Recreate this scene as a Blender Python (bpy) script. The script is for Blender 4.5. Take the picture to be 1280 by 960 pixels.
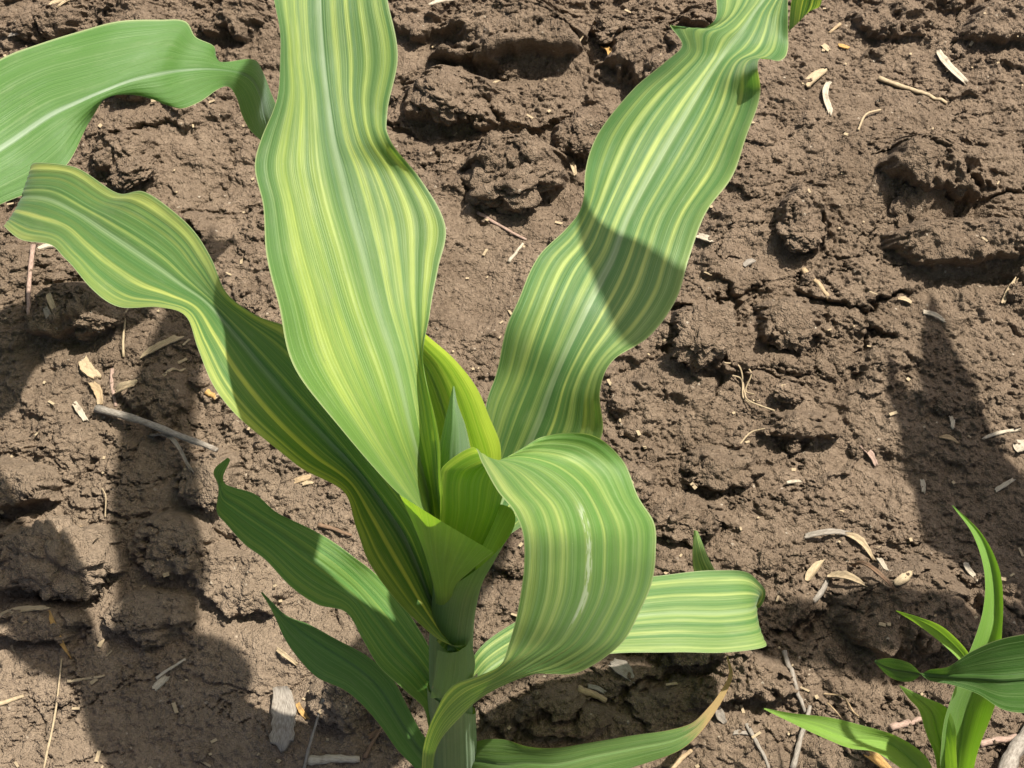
import bpy, bmesh, math, random
import numpy as np
from mathutils import Vector, Matrix, noise as mnoise

# ------------------------------------------------------------------ scene, camera, light
S = bpy.context.scene
for o in list(bpy.data.objects):
    bpy.data.objects.remove(o)
C = S.collection
rad = math.radians

PITCH = rad(55.0); FPX = 2000.0
FWD = np.array([0, math.cos(PITCH), -math.sin(PITCH)])
UPV = np.array([0, math.sin(PITCH), math.cos(PITCH)])
def ray(px, py):
    return FWD + np.array([1.0, 0, 0]) * (px - 640) / FPX + UPV * (480 - py) / FPX
CAM = -0.80 * ray(566, 962)
cam_data = bpy.data.cameras.new('camera')
cam_data.sensor_width = 36.0; cam_data.lens = FPX / 1280 * 36.0
cam_data.clip_start = 0.02; cam_data.clip_end = 500
cam = bpy.data.objects.new('camera', cam_data); C.objects.link(cam)
cam.location = CAM; cam.rotation_euler = (math.pi / 2 - PITCH, 0, 0)
S.camera = cam

SUN_EL, SUN_AZ = rad(68), rad(66)          # azimuth measured from +Y towards +X
SUNV = np.array([math.sin(SUN_AZ) * math.cos(SUN_EL), math.cos(SUN_AZ) * math.cos(SUN_EL), math.sin(SUN_EL)])
w = bpy.data.worlds.new('World'); S.world = w; w.use_nodes = True
nt = w.node_tree; nt.nodes.clear()
sky = nt.nodes.new('ShaderNodeTexSky'); sky.sky_type = 'NISHITA'; sky.sun_disc = False
sky.sun_elevation = SUN_EL; sky.sun_rotation = SUN_AZ
sky.dust_density = 5.0; sky.air_density = 1.0; sky.ozone_density = 0.5
bg = nt.nodes.new('ShaderNodeBackground'); bg.inputs['Strength'].default_value = 0.072
wo = nt.nodes.new('ShaderNodeOutputWorld')
nt.links.new(sky.outputs[0], bg.inputs[0]); nt.links.new(bg.outputs[0], wo.inputs[0])
sl = bpy.data.lights.new('sun', 'SUN'); sl.energy = 4.8; sl.angle = rad(1.0); sl.color = (1.0, 0.95, 0.87)
so = bpy.data.objects.new('sun', sl); C.objects.link(so)
so.rotation_euler = Vector(SUNV).to_track_quat('Z', 'Y').to_euler()
so.location = (0.5, 1.5, 3)
S.view_settings.view_transform = 'Standard'; S.view_settings.look = 'None'
S.view_settings.gamma = 1; S.view_settings.exposure = 0.97
S.view_settings.use_curve_mapping = False
S.render.engine = 'CYCLES'
S.cycles.max_bounces = 5; S.cycles.diffuse_bounces = 3; S.cycles.transmission_bounces = 4

# ------------------------------------------------------------------ pixel helpers
def at_y(px, py, Y):
    d = ray(px, py); return CAM + d * ((Y - CAM[1]) / d[1])
def at_z(px, py, z):
    d = ray(px, py); return CAM + d * ((z - CAM[2]) / d[2])

# ------------------------------------------------------------------ numpy noise
def _h(ix, iy, seed):
    n = (ix.astype(np.int64) * 374761393 + iy.astype(np.int64) * 668265263 + seed * 974634599) & 0xffffffff
    n = ((n ^ (n >> 13)) * 1274126177) & 0xffffffff
    n = ((n ^ (n >> 16)) * 2246822519) & 0xffffffff
    return ((n ^ (n >> 15)) & 0xffffff).astype(np.float64) / 0xffffff
def perlin(x, y, seed=0):
    ix = np.floor(x); iy = np.floor(y); fx = x - ix; fy = y - iy
    ux = fx * fx * fx * (fx * (fx * 6 - 15) + 10); uy = fy * fy * fy * (fy * (fy * 6 - 15) + 10)
    def g(ox, oy):
        a = _h(ix + ox, iy + oy, seed) * 6.2831853
        return np.cos(a) * (fx - ox) + np.sin(a) * (fy - oy)
    a = g(0, 0); b = g(1, 0); c = g(0, 1); d = g(1, 1)
    return ((a + (b - a) * ux) * (1 - uy) + (c + (d - c) * ux) * uy) * 1.5
def fbm(x, y, oct=4, seed=0, gain=0.5):
    s = 0; a = 1
    for k in range(oct):
        s = s + a * perlin(x, y, seed + k * 17); x = x * 2.03 + 5.1; y = y * 2.03 + 3.7; a *= gain
    return s
def worley(x, y, seed=0):
    ix = np.floor(x); iy = np.floor(y)
    F1 = np.full(x.shape, 9.0); F2 = F1.copy(); ID = np.zeros(x.shape); DX = np.zeros(x.shape); DY = np.zeros(x.shape)
    for ox in (-1, 0, 1):
        for oy in (-1, 0, 1):
            cx = ix + ox; cy = iy + oy
            dx = x - (cx + 0.1 + 0.8 * _h(cx, cy, seed)); dy = y - (cy + 0.1 + 0.8 * _h(cx, cy, seed + 1))
            d = np.sqrt(dx * dx + dy * dy); rid = _h(cx, cy, seed + 2)
            m = d < F1
            F2 = np.where(m, F1, np.minimum(F2, d))
            ID = np.where(m, rid, ID); DX = np.where(m, dx, DX); DY = np.where(m, dy, DY); F1 = np.where(m, d, F1)
    return F1, F2, ID, DX, DY
def sst(a, b, x):
    t = np.clip((x - a) / (b - a), 0, 1); return t * t * (3 - 2 * t)

# ------------------------------------------------------------------ node helpers
def newmat(name):
    m = bpy.data.materials.new(name); m.use_nodes = True; m.node_tree.nodes.clear()
    return m, m.node_tree
class N:
    def __init__(s, t): s.t = t
    def add(s, typ, **kw):
        n = s.t.nodes.new(typ)
        for k, v in kw.items(): setattr(n, k, v)
        return n
    def link(s, a, b): s.t.links.new(a, b)
    def setin(s, sock, v):
        if hasattr(v, 'node'): s.t.links.new(v, sock)
        elif isinstance(v, (tuple, list)) and len(v) == 3 and sock.type == 'RGBA': sock.default_value = (*v, 1)
        else: sock.default_value = v
    def math(s, op, a, b=0.0, c=None, clamp=False):
        n = s.add('ShaderNodeMath', operation=op, use_clamp=clamp)
        s.setin(n.inputs[0], a); s.setin(n.inputs[1], b)
        if c is not None: s.setin(n.inputs[2], c)
        return n.outputs[0]
    def mix(s, f, a, b, mode='MIX'):
        n = s.add('ShaderNodeMix', data_type='RGBA', blend_type=mode)
        s.setin(n.inputs[0], f); s.setin(n.inputs[6], a); s.setin(n.inputs[7], b)
        return n.outputs[2]
    def range(s, x, a, b, c=0.0, d=1.0, smooth=True):
        n = s.add('ShaderNodeMapRange', interpolation_type='SMOOTHSTEP' if smooth else 'LINEAR')
        s.setin(n.inputs[0], x)
        for i, v in enumerate((a, b, c, d)): s.setin(n.inputs[i + 1], v)
        return n.outputs[0]
    def xyz(s, x, y, z):
        n = s.add('ShaderNodeCombineXYZ')
        for i, v in enumerate((x, y, z)): s.setin(n.inputs[i], v)
        return n.outputs[0]
    def noise(s, vec, scale=1.0, detail=2.0, rough=0.5):
        n = s.add('ShaderNodeTexNoise'); s.setin(n.inputs['Vector'], vec)
        n.inputs['Scale'].default_value = scale; n.inputs['Detail'].default_value = detail
        n.inputs['Roughness'].default_value = rough
        return n.outputs[0]

# soil ---------------------------------------------------------------
def soil_mat():
    m, t = newmat('soil'); n = N(t)
    geo = n.add('ShaderNodeNewGeometry'); P = geo.outputs['Position']
    a = n.noise(P, 9, 5, .6); b = n.noise(P, 60, 4, .65); c = n.noise(P, 420, 3, .7); e = n.noise(P, 1500, 1, .6)
    col = n.mix(n.range(a, .35, .65), (0.128, 0.090, 0.058), (0.202, 0.146, 0.099))
    col = n.mix(n.range(b, .35, .7), n.mix(.45, col, (0.094, 0.067, 0.045)), n.mix(.40, col, (0.256, 0.194, 0.136)))
    col = n.mix(n.range(c, .3, .75), n.mix(.38, col, (0.076, 0.053, 0.035)), n.mix(.3, col, (0.280, 0.213, 0.149)))
    col = n.mix(n.range(e, .62, .78), col, n.mix(.35, col, (0.336, 0.271, 0.201)))
    # scattered pale mineral specks
    v = n.add('ShaderNodeTexVoronoi'); n.link(P, v.inputs['Vector']); v.inputs['Scale'].default_value = 260
    sep = n.add('ShaderNodeSeparateColor'); n.link(v.outputs['Color'], sep.inputs[0])
    speck = n.math('MULTIPLY', n.range(v.outputs['Distance'], .16, .28, 1, 0), n.range(sep.outputs[0], .955, .965))
    col = n.mix(speck, col, (0.336, 0.279, 0.209))
    # pale trodden crust at the near left
    sp = n.add('ShaderNodeVectorMath', operation='DISTANCE'); n.link(P, sp.inputs[0]); sp.inputs[1].default_value = (-.165, .04, 0)
    cr = n.range(n.math('ADD', sp.outputs['Value'], n.math('MULTIPLY', n.math('SUBTRACT', a, .5), .16)), .09, .22, .55, 0)
    col = n.mix(cr, col, n.mix(.5, col, (0.320, 0.248, 0.175)))
    # granules
    g1 = n.add('ShaderNodeTexVoronoi'); n.link(P, g1.inputs['Vector']); g1.inputs['Scale'].default_value = 480
    g2 = n.add('ShaderNodeTexVoronoi'); n.link(P, g2.inputs['Vector']); g2.inputs['Scale'].default_value = 1050
    gs = n.add('ShaderNodeSeparateColor'); n.link(g1.outputs['Color'], gs.inputs[0])
    gr = n.math('MULTIPLY', n.range(g1.outputs['Distance'], .1, .75, 1, 0), gs.outputs[0])
    gr2 = n.range(g2.outputs['Distance'], .1, .75, 1, 0)
    col = n.mix(n.range(gs.outputs[1], 0, 1, 0, .35), col, n.mix(.45, col, (0.080, 0.058, 0.037)))
    hgt = n.math('ADD', n.math('MULTIPLY', b, .5), n.math('ADD', n.math('MULTIPLY', c, .35), n.math('MULTIPLY', e, .20)))
    hgt = n.math('ADD', hgt, n.math('ADD', n.math('MULTIPLY', gr, .32), n.math('MULTIPLY', gr2, .16)))
    bmp = n.add('ShaderNodeBump'); bmp.inputs['Strength'].default_value = 1.0; bmp.inputs['Distance'].default_value = .0034
    n.link(hgt, bmp.inputs['Height'])
    p = n.add('ShaderNodeBsdfPrincipled'); n.link(col, p.inputs['Base Color']); n.link(bmp.outputs[0], p.inputs['Normal'])
    p.inputs['Roughness'].default_value = .95; p.inputs['Specular IOR Level'].default_value = .12
    o = n.add('ShaderNodeOutputMaterial'); n.link(p.outputs[0], o.inputs[0])
    return m
SOIL = soil_mat()

def dry_mat(name, c1, c2, scale=300):
    m, t = newmat(name); n = N(t)
    tc = n.add('ShaderNodeTexCoord'); P = tc.outputs['UV']
    sp = n.add('ShaderNodeSeparateXYZ'); n.link(P, sp.inputs[0])
    v = n.xyz(n.math('MULTIPLY', sp.outputs[0], 22), n.math('MULTIPLY', sp.outputs[1], 40), 0)
    f = n.noise(v, 1.0, 4, .6)
    geo = n.add('ShaderNodeNewGeometry'); g = n.noise(geo.outputs['Position'], 220, 4, .6)
    col = n.mix(n.range(f, .3, .7), c1, c2)
    col = n.mix(n.range(g, .52, .75), col, n.mix(.6, col, (.11, .08, .055)))
    p = n.add('ShaderNodeBsdfPrincipled'); n.link(col, p.inputs['Base Color']); p.inputs['Roughness'].default_value = .7
    p.inputs['Specular IOR Level'].default_value = .25
    bmp = n.add('ShaderNodeBump'); bmp.inputs['Strength'].default_value = .6; bmp.inputs['Distance'].default_value = .0006
    n.link(f, bmp.inputs['Height']); n.link(bmp.outputs[0], p.inputs['Normal'])
    o = n.add('ShaderNodeOutputMaterial'); n.link(p.outputs[0], o.inputs[0])
    return m
DRY = {
    'straw': dry_mat('straw_dry', (.27, .20, .12), (.43, .34, .21)),
    'white': dry_mat('bleached_straw', (.30, .25, .18), (.47, .41, .31)),
    'grey': dry_mat('weathered_grey', (.15, .128, .10), (.29, .255, .21)),
    'tan': dry_mat('tan_stem', (.24, .165, .09), (.42, .31, .18)),
    'brown': dry_mat('brown_stem', (.10, .06, .035), (.22, .14, .085)),
    'gold': dry_mat('golden_dry', (.28, .15, .045), (.46, .29, .10)),
    'pinkish': dry_mat('pinkish_stem', (.22, .14, .105), (.36, .26, .20)),
}

# leaf ---------------------------------------------------------------
def leaf_mat(name, seed, green=(.040, .105, .030), yellow=(.34, .42, .085), stripes=(), s1=.5, s2=.5,
             base_len=.0, base_col=(.19, .33, .03), rib=(.29, .37, .21), ribw=.030, trans=.42, tcol=1.0,
             tip_brown=0.0, length=.3, scar=False, edge=(.36, .42, .20), wax=.35):
    m, t = newmat(name); n = N(t)
    tc = n.add('ShaderNodeTexCoord'); sp = n.add('ShaderNodeSeparateXYZ'); n.link(tc.outputs['UV'], sp.inputs[0])
    u0, v = sp.outputs[0], sp.outputs[1]          # u 0..1 across, v in metres along
    wob = n.math('SUBTRACT', n.noise(n.xyz(n.math('MULTIPLY', u0, 3), n.math('MULTIPLY', v, 14), seed), 1, 1), .5)
    u = n.math('ADD', u0, n.math('MULTIPLY', wob, .016))
    a = n.noise(n.xyz(n.math('MULTIPLY', u, 12), n.math('MULTIPLY', v, 2.0), seed * 3.1), 1, 1.5)
    b = n.noise(n.xyz(n.math('MULTIPLY', u, 40), n.math('MULTIPLY', v, 2.5), seed * 5.3 + 9), 1, 1.5)
    c = n.noise(n.xyz(n.math('MULTIPLY', u, 170), n.math('MULTIPLY', v, 5), seed + 20), 1, 1)
    longv = n.noise(n.xyz(n.math('MULTIPLY', u, 6), n.math('MULTIPLY', v, 9), seed + 40), 1, 3)
    mask = n.math('ADD', n.math('MULTIPLY', n.range(a, .45, .66), s1), n.math('MULTIPLY', n.range(b, .36, .80), s2 * .75))
    if stripes:
        rmp = n.add('ShaderNodeValToRGB'); cr = rmp.color_ramp; n.link(u, rmp.inputs[0])
        cr.elements[0].position = 0; cr.elements[0].color = (0, 0, 0, 1); cr.elements[1].position = 1; cr.elements[1].color = (0, 0, 0, 1)
        for (p, wd, st) in stripes:
            for q, val in ((p - wd, 0), (p - wd * .35, st), (p + wd * .35, st), (p + wd, 0)):
                e = cr.elements.new(min(max(q, .001), .999)); e.color = (val, val, val, 1)
        mask = n.math('ADD', mask, n.math('MULTIPLY', rmp.outputs[0], n.range(longv, .25, .6, .55, 1.0)))
    brk = n.noise(n.xyz(n.math('MULTIPLY', u, 60), n.math('MULTIPLY', v, 34), seed + 90), 1, 4, .65)
    mask = n.math('MULTIPLY', n.math('MULTIPLY', mask, n.range(longv, .3, .65, .62, 1.1)), n.range(brk, .3, .62, .62, 1.08), clamp=True)
    col = n.mix(mask, green, yellow)
    mott = n.noise(n.xyz(n.math('MULTIPLY', u, 9), n.math('MULTIPLY', v, 60), seed + 70), 1, 4, .6)
    col = n.mix(n.range(mott, .3, .7, 0, .35), col, n.mix(.4, col, (.11, .20, .055)))
    if base_len > 0:
        bf = n.range(v, base_len * .1, base_len, .60, 0)
        col = n.mix(n.math('MULTIPLY', bf, n.range(mask, 0, 1, 1, .55)), col, base_col)
    dst = n.noise(n.xyz(n.math('MULTIPLY', u, 14), n.math('MULTIPLY', v, 55), seed + 33), 1, 6, .7)
    col = n.mix(n.range(dst, .50, .74, 0, .14), col, (.33, .36, .22))
    # veins
    col = n.mix(n.range(c, .35, .60, .20, 0), col, n.mix(.75, col, (.02, .05, .012)))
    col = n.mix(n.range(c, .56, .72, 0, .20), col, (.34, .42, .22))
    # midrib and hyaline margin
    du = n.math('ABSOLUTE', n.math('SUBTRACT', u0, .5))
    ribf = n.math('MULTIPLY', n.range(du, 0, ribw * 1.5, .5, 0), n.range(v, length * .55, length * .98, 1, .1))
    col = n.mix(n.math('MULTIPLY', ribf, n.range(c, .3, .6, .6, 1)), col, rib)
    col = n.mix(n.range(du, .488, .498, 0, .7), col, edge)
    # dust flecks and small scars
    fl = n.noise(n.xyz(n.math('MULTIPLY', u, 40), n.math('MULTIPLY', v, 900), seed + 5), 1, 3, .7)
    col = n.mix(n.range(fl, .70, .80, 0, .4), col, (.42, .46, .32))
    spk = n.noise(n.xyz(n.math('MULTIPLY', u, 75), n.math('MULTIPLY', v, 1300), seed + 55), 1, 1)
    col = n.mix(n.range(spk, .80, .84, 0, .55), col, (.10, .08, .045))
    if scar:
        sn = n.noise(n.xyz(n.math('MULTIPLY', u, 26), n.math('MULTIPLY', v, 60), seed + 13), 1, 4, .65)
        sf = n.math('MULTIPLY', n.range(n.math('ABSOLUTE', n.math('SUBTRACT', u0, scar[0])), .012, .030, 1, 0), n.range(sn, .47, .55))
        sf = n.math('MULTIPLY', sf, n.math('MULTIPLY', n.range(v, scar[1], scar[1] + .01), n.range(v, scar[2] - .01, scar[2], 1, 0)))
        col = n.mix(n.math('MULTIPLY', sf, .55), col, (.55, .60, .50))
    if tip_brown > 0:
        bn = n.math('ADD', v, n.math('MULTIPLY', n.math('SUBTRACT', mott, .5), .05))
        col = n.mix(n.range(bn, length - tip_brown, length - tip_brown * .55), col, (.34, .24, .10))
        col = n.mix(n.math('MULTIPLY', n.range(du, .455, .49), n.range(v, length * .55, length * .8)), col, (.30, .16, .07))
    hgt = n.math('ADD', n.math('MULTIPLY', c, .7), n.math('MULTIPLY', b, .8))
    fine = n.noise(n.xyz(n.math('MULTIPLY', u, 260), n.math('MULTIPLY', v, 2600), 0), 1, 2)
    hgt = n.math('ADD', hgt, n.math('MULTIPLY', fine, .35))
    bmp = n.add('ShaderNodeBump'); bmp.inputs['Strength'].default_value = .55; bmp.inputs['Distance'].default_value = .0005
    n.link(hgt, bmp.inputs['Height'])
    p = n.add('ShaderNodeBsdfPrincipled'); n.link(col, p.inputs['Base Color']); n.link(bmp.outputs[0], p.inputs['Normal'])
    n.link(n.range(mott, .2, .8, .46, .62), p.inputs['Roughness']); p.inputs['Specular IOR Level'].default_value = .42
    p.inputs['Sheen Weight'].default_value = wax * .35; p.inputs['Sheen Roughness'].default_value = .45
    p.inputs['Sheen Tint'].default_value = (.85, .95, 1, 1)
    tr = n.add('ShaderNodeBsdfTranslucent'); n.link(bmp.outputs[0], tr.inputs['Normal'])
    tcl = n.mix(1.0, col, (1.75 * tcol, 1.75 * tcol, .55 * tcol), 'MULTIPLY'); n.link(tcl, tr.inputs['Color'])
    mx = n.add('ShaderNodeMixShader'); mx.inputs[0].default_value = trans
    n.link(p.outputs[0], mx.inputs[1]); n.link(tr.outputs[0], mx.inputs[2])
    o = n.add('ShaderNodeOutputMaterial'); n.link(mx.outputs[0], o.inputs[0])
    return m

# ------------------------------------------------------------------ object helpers
def link_mesh(name, verts, faces, mat, parent=None, uv=None, smooth=True):
    me = bpy.data.meshes.new(name); me.from_pydata([tuple(map(float, v)) for v in verts], [], [tuple(map(int, f)) for f in faces]); me.update()
    if uv is not None:
        ul = me.uv_layers.new(name='uv')
        li = np.empty(len(me.loops), np.int32); me.loops.foreach_get('vertex_index', li)
        ul.data.foreach_set('uv', np.asarray(uv, np.float32)[li].ravel())
    if smooth: me.polygons.foreach_set('use_smooth', [True] * len(me.polygons))
    me.materials.append(mat)
    o = bpy.data.objects.new(name, me); C.objects.link(o)
    if parent: o.parent = parent; o.matrix_parent_inverse = Matrix.Translation(-Vector(parent.location))
    return o
def root(name, loc, label, cat, group=None):
    o = bpy.data.objects.new(name, None); C.objects.link(o); o.location = loc; o.empty_display_size = .02
    tag(o, label, cat, group); return o
def tag(o, label, cat, group=None):
    o['label'] = label; o['category'] = cat
    if group: o['group'] = group
    return o

# ------------------------------------------------------------------ ground
def axis(a, b, step, far, grow=1.22):
    core = np.arange(a, b + step / 2, step); out = [core]
    lo = []; x = a; d = step
    while x > -far: d *= grow; x -= d; lo.append(x)
    hi = []; x = core[-1]; d = step
    while x < far: d *= grow; x += d; hi.append(x)
    return np.array(lo[::-1] + list(core) + hi)
GX = axis(-.37, .43, .00077, 40); GY = axis(-.05, .61, .00077, 40)
X, Y = np.meshgrid(GX, GY)
def gp(px, py):
    p = at_z(px, py, 0.0); return p[0], p[1]

def build_height(X, Y):
    wx = X + .016 * fbm(X * 17, Y * 17, 6, 3, .6); wy = Y + .016 * fbm(X * 17 + 9, Y * 17, 6, 5, .6)
    H = .010 * fbm(X * 3.5, Y * 3.5, 3, 1) + .005 * fbm(X * 12, Y * 12, 3, 2)
    # regional roughness: rough clods towards the back, trodden flat patch at the near left
    pcx, pcy = gp(150, 900); flat = np.exp(-(((X - pcx) / .15) ** 2 + ((Y - pcy) / .09) ** 2))
    pcx, pcy = gp(1060, 150); flat = np.maximum(flat, .75 * np.exp(-(((X - pcx) / .10) ** 2 + ((Y - pcy) / .09) ** 2)))
    pcx, pcy = gp(260, 230); flat = np.maximum(flat, .7 * np.exp(-(((X - pcx) / .07) ** 2 + ((Y - pcy) / .07) ** 2)))
    pcx, pcy = gp(590, 350); flat = np.maximum(flat, .75 * np.exp(-(((X - pcx) / .06) ** 2 + ((Y - pcy) / .08) ** 2)))
    rough = 1 - .85 * flat
    back = sst(.22, .48, Y) * .5 + .5
    # plates with random tilt, sunk joints
    F1, F2, ID, DX, DY = worley(wx / .075, wy / .062, 11)
    tx = (ID * 7.3 % 1) - .5; ty = (ID * 13.7 % 1) - .5
    e = F2 - F1
    open_ = sst(.02, .5, fbm(X * 9, Y * 9, 2, 31))
    plate = ((ID - .5) * .013 + (tx * DX + ty * DY - .10 * DY * 0) * .016) * sst(.0, .16, e)
    H += rough * back * plate
    H -= (rough * .8 + .1) * open_ * .008 * np.exp(-(e / .06) ** 2)
    # clods
    F1, F2, ID, DX, DY = worley(wx / .030 + 3, wy / .027, 23)
    m = sst(-.05, .35, fbm(X * 7, Y * 7, 3, 41)) * rough
    dome = np.sqrt(np.clip(1 - (F1 / .62) ** 2, 0, 1))
    H += m * (ID ** 1.5) * .013 * dome * back
    # lumps
    w2x = X + .004 * fbm(X * 70, Y * 70, 4, 7, .6); w2y = Y + .004 * fbm(X * 70 + 4, Y * 70, 4, 8, .6)
    F1, F2, ID, DX, DY = worley(w2x / .0115, w2y / .0105, 37)
    m2 = sst(-.25, .35, fbm(X * 11, Y * 11, 3, 51)) * (1 - .6 * flat)
    H += m2 * ID ** 2.2 * .0048 * sst(.75, .2, F1)
    H += .0022 * fbm(X * 60, Y * 60, 6, 61, .62) * (1 - .5 * flat)
    m3 = sst(-.3, .3, fbm(X * 15, Y * 15, 3, 53)) * .75 + .25
    for cell, amp, sd, pw in ((.0056, .0026, 43, 2.0), (.0034, .0017, 45, 1.6), (.0021, .0011, 47, 1.2)):
        F1, F2, ID, DX, DY = worley(w2x / cell, w2y / cell * 1.05, sd)
        H += m3 * amp * ID ** pw * sst(.85, .15, F1) * (1 - .5 * flat)
    H += .0007 * fbm(X * 330, Y * 330, 2, 67)
    # hairline shrinkage cracks in the flat crust
    F1, F2, ID, DX, DY = worley(wx / .047 + 7, wy / .043 + 2, 77)
    H -= sst(.15, .45, fbm(X * 8 + 3, Y * 8, 2, 81)) * .004 * np.exp(-((F2 - F1) / .018) ** 2)
    # particular lumps seen in the picture: px, py, rx, ry, height, hollow in front
    for k, (cx, cy, rx, ry, A, hol) in enumerate((
        (640, 48, 95, 46, .026, .9), (565, 122, 62, 42, .016, .8), (648, 205, 66, 36, .022, 1.0), (722, 165, 36, 30, .016, .7),
        (765, 38, 26, 20, .014, .6), (812, 75, 56, 40, .020, .7), (520, 30, 40, 30, .012, .5), (880, 30, 40, 22, .014, .6),
        (1158, 232, 64, 42, .022, 1.0), (1200, 318, 95, 32, .016, 1.0), (1000, 285, 34, 36, .016, .7), (880, 415, 44, 34, .014, .7),
        (985, 405, 46, 28, .012, .8), (1000, 535, 46, 18, .010, .7), (985, 490, 18, 18, .009, .5), (905, 450, 40, 24, .009, .6),
        (1120, 770, 105, 56, .016, .9), (850, 650, 60, 26, .010, .5), (900, 590, 50, 26, .008, .5),
        (55, 705, 85, 42, .020, .8), (15, 610, 60, 30, .018, .8), (262, 602, 34, 34, .016, .6), (165, 205, 46, 28, .012, .7),
        (175, 128, 52, 24, .010, 1.0), (95, 400, 58, 34, .016, .7), (200, 500, 36, 40, .010, .5), (60, 780, 60, 22, .012, .5),
        (190, 770, 60, 30, .010, .7), (300, 730, 70, 40, .008, .4), (215, 690, 50, 40, .010, .4), (430, 870, 46, 34, .010, .5),
        (880, 800, 70, 34, .012, .8), (700, 900, 60, 26, .008, .6), (930, 850, 60, 30, .012, .7), (1255, 770, 30, 40, .014, .5),
        (50, 30, 60, 26, .010, .6), (170, 40, 40, 26, .012, .6), (300, 40, 40, 24, .014, .6), (1255, 40, 60, 30, .012, .6),
        (1110, 30, 50, 24, .010, .5), (700, 560, 40, 26, .008, .4), (790, 600, 36, 28, .010, .6))):
        x0, y0 = gp(cx, cy); dpt = (np.array([x0, y0, 0]) - CAM) @ FWD; s = dpt / FPX
        ax = rx * s; ay = ry * s / .80
        sel = (np.abs(X - x0) < ax * 2) & (np.abs(Y - y0) < ay * 2.4)
        if not sel.any(): continue
        xs = X[sel]; ys = Y[sel]
        q = np.sqrt(((xs - x0) / ax) ** 2 + ((ys - y0) / ay) ** 2)
        q = q + .30 * fbm((xs + k) / ax * .9, ys / ay * .9, 4, 101 + k, .6)
        front = np.clip(-(ys - y0) / ay, -1, 1)
        soft = .34 - .24 * np.clip(front, 0, 1)
        prof = sst(1.0, 0, (q - (1 - 2 * soft)) / (2 * soft) * 1.0) if False else 1 - np.clip((q - (1 - soft)) / soft, 0, 1) ** 1.5
        prof = prof * (1 - .25 * np.clip(q, 0, 1) ** 2 - .12 * front)
        hx = (xs - x0) / ax; hy = (ys - y0 + ay * 1.08) / (ay * .30)
        hole = np.exp(-(hx / .75) ** 4 - hy ** 2) * (q > .82)
        H[sel] += 1.25 * A * prof - .5 * A * hol * hole
    # level a patch for the stalk
    g = np.exp(-((X ** 2 + Y ** 2) / .03 ** 2))
    i0 = np.argmin(np.abs(GY)); j0 = np.argmin(np.abs(GX))
    H = H - H[i0, j0] * g - .002 * g
    return H
H = build_height(X, Y)
# let steep faces lean out a little so the lumps overhang
def blur(a, r):
    for ax in (0, 1):
        c = np.cumsum(np.concatenate([np.repeat(np.take(a, [0], ax), r + 1, ax), a, np.repeat(np.take(a, [-1], ax), r, ax)], ax), ax)
        n_ = a.shape[ax]
        a = (np.take(c, np.arange(2 * r + 1, 2 * r + 1 + n_), ax) - np.take(c, np.arange(0, n_), ax)) / (2 * r + 1)
    return a
LOWH = blur(blur(H, 18), 18)
REL = np.clip(H - LOWH, -.008, .012)
YS = Y - .75 * REL; XS = X - .12 * REL
def ground_h(x, y):
    i = int(np.clip(np.searchsorted(GY, y), 1, len(GY) - 1)); j = int(np.clip(np.searchsorted(GX, x), 1, len(GX) - 1))
    return float(H[i - 1:i + 1, j - 1:j + 1].max())
def gpt(px, py, lift=0.0):
    z = 0.0
    for _ in range(6):
        p = at_z(px, py, z + lift); z = .5 * z + .5 * ground_h(p[0], p[1])
    p = at_z(px, py, z + lift); return np.array([p[0], p[1], ground_h(p[0], p[1])])
def grid_mesh(name, XX, YY, ZZ):
    ny, nx = XX.shape
    me = bpy.data.meshes.new(name); nv = nx * ny
    me.vertices.add(nv)
    co = np.stack([XX, YY, ZZ], -1).astype(np.float32).ravel(); me.vertices.foreach_set('co', co)
    idx = np.arange(nv).reshape(ny, nx)
    q = np.stack([idx[:-1, :-1], idx[:-1, 1:], idx[1:, 1:], idx[1:, :-1]], -1).reshape(-1, 4)
    nf = len(q)
    me.loops.add(nf * 4); me.polygons.add(nf)
    me.loops.foreach_set('vertex_index', q.astype(np.int32).ravel())
    me.polygons.foreach_set('loop_start', np.arange(0, nf * 4, 4, dtype=np.int32))
    me.polygons.foreach_set('use_smooth', np.ones(nf, bool))
    me.update(calc_edges=True)
    return me
gm = grid_mesh('ground', XS, YS, H); gm.materials.append(SOIL)
ground = bpy.data.objects.new('ground', gm); C.objects.link(ground)
ground['kind'] = 'structure'; ground['label'] = 'bare cloddy brown field soil with cracks and hollows'

# ------------------------------------------------------------------ leaves
def catmull(P, n):
    P = np.asarray(P, float); m = len(P)
    E = np.concatenate([[2 * P[0] - P[1]], P, [2 * P[-1] - P[-2]]])
    # parametrise by mid-rail chord so short stations do not overshoot
    t = np.linspace(0, m - 1, n); i = np.minimum(t.astype(int), m - 2); f = (t - i)
    f = f.reshape((-1,) + (1,) * (P.ndim - 1))
    p0, p1, p2, p3 = E[i], E[i + 1], E[i + 2], E[i + 3]
    d1 = np.linalg.norm((p1 - p0).reshape(n, -1), axis=1); d2 = np.linalg.norm((p2 - p1).reshape(n, -1), axis=1); d3 = np.linalg.norm((p3 - p2).reshape(n, -1), axis=1)
    sh = (-1,) + (1,) * (P.ndim - 1)
    d1 = np.maximum(d1, 1e-6).reshape(sh); d2 = np.maximum(d2, 1e-6).reshape(sh); d3 = np.maximum(d3, 1e-6).reshape(sh)
    m1 = ((p1 - p0) / d1 * d2 + (p2 - p1)) * .5; m2 = ((p2 - p1) + (p3 - p2) / d3 * d2) * .5
    f2, f3 = f * f, f * f * f
    return (2 * f3 - 3 * f2 + 1) * p1 + (f3 - 2 * f2 + f) * m1 + (-2 * f3 + 3 * f2) * p2 + (f3 - f2) * m2

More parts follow.
